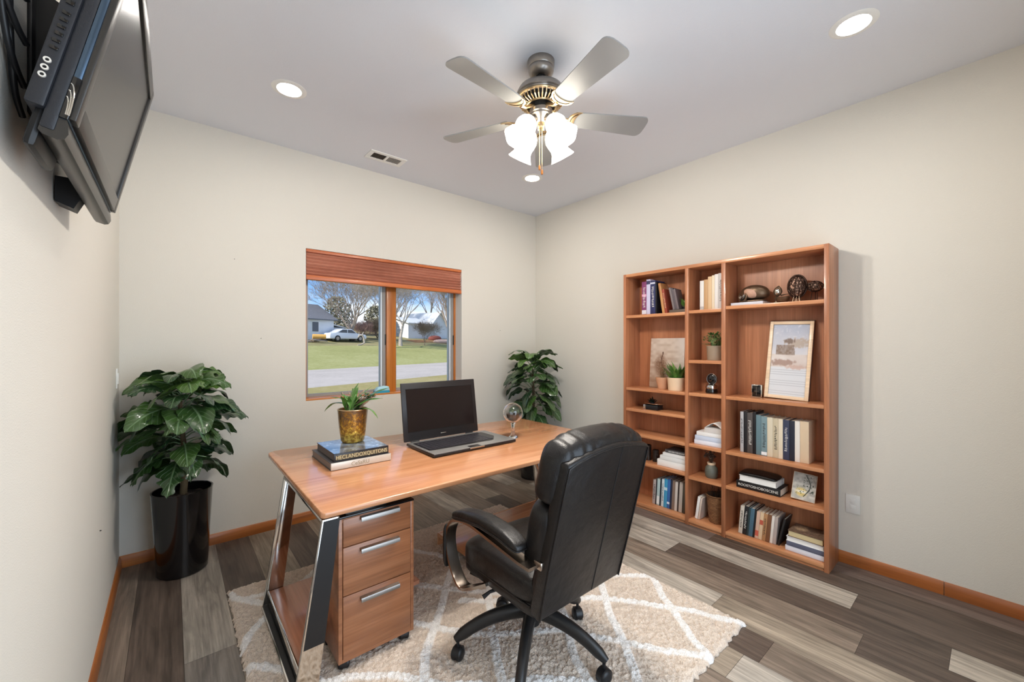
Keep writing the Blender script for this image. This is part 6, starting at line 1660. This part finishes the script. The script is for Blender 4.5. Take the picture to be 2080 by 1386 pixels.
g.lathe(pr, 48, c=c, wav=lambda t_, a_: 1 + (0.018*math.cos(4*a_) + 0.008*math.cos(7*a_+1))*t_); obj('planter', g, m, gpn, fixn=True)
g = G(); g.tube([(c[0]+(0.0855*(1+0.010*math.cos(4*a_)))*math.cos(a_), c[1]+(0.0855*(1+0.010*math.cos(4*a_)))*math.sin(a_), c[2]+0.2005) for a_ in [2*PI*i/48 for i in range(48)]], 0.0035, 6, closed=True); obj('rim', g, M['brass'], gpn, smooth=80)
soil((c[0], c[1], c[2]+0.182), 0.078, gpn)
rr = random.Random(5); b0 = lambda: (c[0]+rr.uniform(-.03, .03), c[1]+rr.uniform(-.03, .03), c[2]+0.184)
cam_r = math.atan2(-0.642, 0.766)
g = G(); uv = []
spec = [(cam_r+PI, 0.22, 62, -62), (cam_r+PI+0.3, 0.17, 70, 0), (cam_r+PI-0.5, 0.18, 66, 0), (cam_r+PI-0.3, 0.15, 78, 25), (cam_r, 0.23, 50, -4), (cam_r-0.35, 0.19, 42, -64), (cam_r+0.35, 0.26, 62, 8), (cam_r+0.1, 0.20, 74, 30), (cam_r-1.2, 0.11, 80, 40), (cam_r-1.8, 0.13, 78, 30), (cam_r-1.5, 0.10, 86, 70), (cam_r+1.6, 0.20, 74, 20), (cam_r+1.2, 0.20, 80, 40), (cam_r+2.1, 0.19, 70, 20)]
for a_, L, e0, e1 in spec:
    leaf(g, uv, b0(), a_, 0, L, 0.042, e0, e1, 0, rr.uniform(0.2, 0.9), rr.uniform(-0.3, 0.3), 5, 14, cup=0.5)
leafobj('green_leaves', g, uv, M['leaf_bright'], gpn)
g = G(); uv = []
for a_, L, e0, e1 in [(cam_r+0.1, 0.17, 55, 25), (cam_r+0.4, 0.16, 66, 30), (cam_r-0.2, 0.15, 58, 20), (cam_r+PI, 0.13, 84, 60), (cam_r+PI+0.6, 0.14, 80, 62), (cam_r+0.9, 0.16, 72, 40), (cam_r-0.5, 0.12, 70, 36)]:
    leaf(g, uv, b0(), a_, 0, L, 0.034, e0, e1, 0, rr.uniform(0.2, 0.9), rr.uniform(-0.4, 0.4), 5, 12, cup=0.7)
leafobj('tan_leaves', g, uv, M['leaf_tan'], gpn)
g = G(); uv = []
for i in range(60):
    s_ = rr.uniform(0, 1); p = Vector((c[0], c[1], c[2]+0.225)) + Vector((math.cos(cam_r), math.sin(cam_r), 0))*(0.01+0.14*s_) + Vector((rr.gauss(0, .012), rr.gauss(0, .012), 0.055*math.sin(s_*2.6)+rr.gauss(0, .008)))
    leaf(g, uv, p, rr.uniform(0, 6.28), 0, rr.uniform(0.018, 0.034), 0.014, rr.uniform(10, 70), rr.uniform(-20, 30), tone=rr.random(), nu=3, nv=5)
leafobj('trailing_leaves', g, uv, M['herb'], gpn)
# teal packet on the window sill
c = (1.708, 0.048, WZ0+0.0005)
tb = thing('tissue_packet', 'pale blue and teal soft packet on the window sill behind the planter', 'packet', c)
M['paleblue'] = pm('pale_blue_film', (176, 222, 236), 0.35); M['teal'] = pm('teal_film', (48, 150, 180), 0.35)
g = G(); g.prism([(1.642, WZ0+0.001), (1.774, WZ0+0.001), (1.776, WZ0+0.034), (1.640, WZ0+0.034)], 1, 0.012, 0.062, 0.004); obj('lower_half', g, M['teal'], tb, fixn=True)
g = G(); g.prism([(1.640, WZ0+0.034), (1.776, WZ0+0.034), (1.766, WZ0+0.070), (1.735, WZ0+0.078), (1.664, WZ0+0.066)], 1, 0.012, 0.062, 0.006); obj('upper_half', g, M['paleblue'], tb, fixn=True)

# laptop
lx0, lx1, ly0, ly1 = 1.455, 2.098, -1.375, -1.000
lt = thing('laptop', 'open black laptop with silver palm rest on the desk', 'laptop', (1.78, -1.19, DT))
M['lap_silver'] = pm('silver_grey_palmrest', (150, 148, 146), 0.35, 0.5); M['lap_black'] = pm('laptop_black', (34, 31, 32), 0.35)
zl = DT+0.004
g = G(); g.box(lx0, lx1, ly0, ly1, zl, zl+0.016, 0.004); lb2 = obj('base', g, M['lap_black'], lt)
for (x, y) in ((lx0+0.03, ly0+0.03), (lx1-0.03, ly0+0.03), (lx0+0.03, ly1-0.03), (lx1-0.03, ly1-0.03)):
    g = G(); g.lathe([(0.001, 0), (0.008, 0), (0.008, 0.0045), (0.001, 0.0045)], 12, c=(x, y, DT)); obj('rubber_foot', g, M['black_matte'], lb2, fixn=True)
zk = zl+0.016
g = G(); g.box(lx0+0.003, lx1-0.003, ly0+0.003, ly1-0.004, zk-0.001, zk+0.0035, 0.0015); obj('palm_rest', g, M['lap_silver'], lt)
zk += 0.0036
g = G(); kx0, kx1, ky0, ky1 = lx0+0.022, lx1-0.090, -1.300, -1.040
g.prism(rounded([(kx0, ky0+0.02), (kx1-0.05, ky0), (kx1+0.03, ky0+0.10), (kx1+0.03, ky1), (kx0, ky1)], [0.02, 0.04, 0.05, 0.02, 0.02]), 2, zk-0.0004, zk+0.0004); obj('keyboard_deck', g, M['lap_black'], lt, smooth=None, fixn=True)
g = G(); nx_, ny_ = 17, 6; kw, kh = (kx1-0.02-kx0-0.016)/nx_, (ky1-ky0-0.05)/ny_
for j in range(ny_):
    for i in range(nx_):
        if j == 0 and 5 <= i <= 9:
            if i == 5: g.box(kx0+0.010+i*kw, kx0+0.010+(i+5)*kw-0.003, ky0+0.034, ky0+0.034+kh-0.003, zk, zk+0.003, 0.0008, 1)
            continue
        g.box(kx0+0.010+i*kw, kx0+0.010+(i+1)*kw-0.003, ky0+0.034+j*kh, ky0+0.034+(j+1)*kh-0.003, zk, zk+0.003, 0.0008, 1)
obj('keys', g, pm('key_black', (44, 42, 48), 0.4), lt)
g = G(); g.box(1.720, 1.800, ly0-0.001, ly0+0.042, zk-0.001, zk+0.002, 0.0008); tp = obj('touch_buttons', g, M['lap_black'], lt)
g = G(); g.box(1.712, 1.826, ly0-0.004, ly0+0.006, zl+0.010, zk+0.0005, 0.002); obj('front_latch', g, M['chrome'], lt)
# lid
hy, hzz = -1.000, zk+0.004; la = R(8.5); lh = 0.395
lidm = basis((1.7405, hy, hzz), (1, 0, 0), (0, math.sin(la), math.cos(la)), (0, -math.cos(la), math.sin(la)))
lw = 0.600
g = G(); g.box(-lw/2, lw/2, 0.0, lh, -0.014, 0.0, 0.004, m=lidm); obj('lid', g, M['lap_black'], lt)
g = G(); bzl = 0.040
g.box(-lw/2+bzl*0.85, lw/2-bzl*0.85, 0.062, lh-0.046, -0.001, 0.0008, m=lidm); obj('screen', g, pm('laptop_screen', (34, 27, 26), 0.10, spec=0.18), lt, smooth=None)
g = G(); g.tube([lidm @ Vector(p) for p in ((-lw/2+0.032, 0.060, 0.001), (lw/2-0.032, 0.060, 0.001), (lw/2-0.032, lh-0.044, 0.001), (-lw/2+0.032, lh-0.044, 0.001))], 0.0022, 4, closed=True); obj('screen_gasket', g, M['black_matte'], lt, smooth=None)
g = G(); g.box(-0.022, 0.022, 0.024, 0.030, -0.001, 0.0012, 0.0008, m=lidm); obj('badge', g, M['chrome'], lt)
for s_ in (-1, 1):
    g = G(); g.cyl(lidm @ Vector((s_*0.22-0.03, -0.004, -0.006)), lidm @ Vector((s_*0.22+0.03, -0.004, -0.006)), 0.0075, n=14); obj('hinge', g, M['black'], lt)
# crystal globe ornament right of the laptop
c = (2.165, -1.262, DT)
gb = thing('crystal_ornament', 'clear crystal ball ornament on a short stem beside the laptop', 'ornament', c)
g = G(); g.lathe([(0.001, 0), (0.036, 0), (0.038, 0.006), (0.022, 0.016), (0.013, 0.040), (0.012, 0.085), (0.020, 0.112), (0.001, 0.114)], 12, c=c); obj('stem', g, M['crystal'], gb, smooth=20, fixn=True)
g = G(); g.ball((c[0], c[1], c[2]+0.185), 0.073, 40); bmesh.ops.create_uvsphere(g.bm, u_segments=40, v_segments=20, radius=0.0705, matrix=Matrix.Translation((c[0], c[1], c[2]+0.185)) @ Matrix.Diagonal((-1, 1, 1, 1)))
obj('globe', g, M['crystal'], gb, smooth=180)
M['cutglass'] = pm('frosted_cut_glass', (232, 232, 230), 0.12, trans=0.6, ior=1.5)
g = G(); g.lathe([(0.002, 0.120), (0.030, 0.128), (0.046, 0.150), (0.050, 0.178), (0.047, 0.178), (0.040, 0.150), (0.002, 0.134)], 14, c=c, cap=False); obj('cut_bowl', g, M['cutglass'], gb, smooth=10, fixn=True)
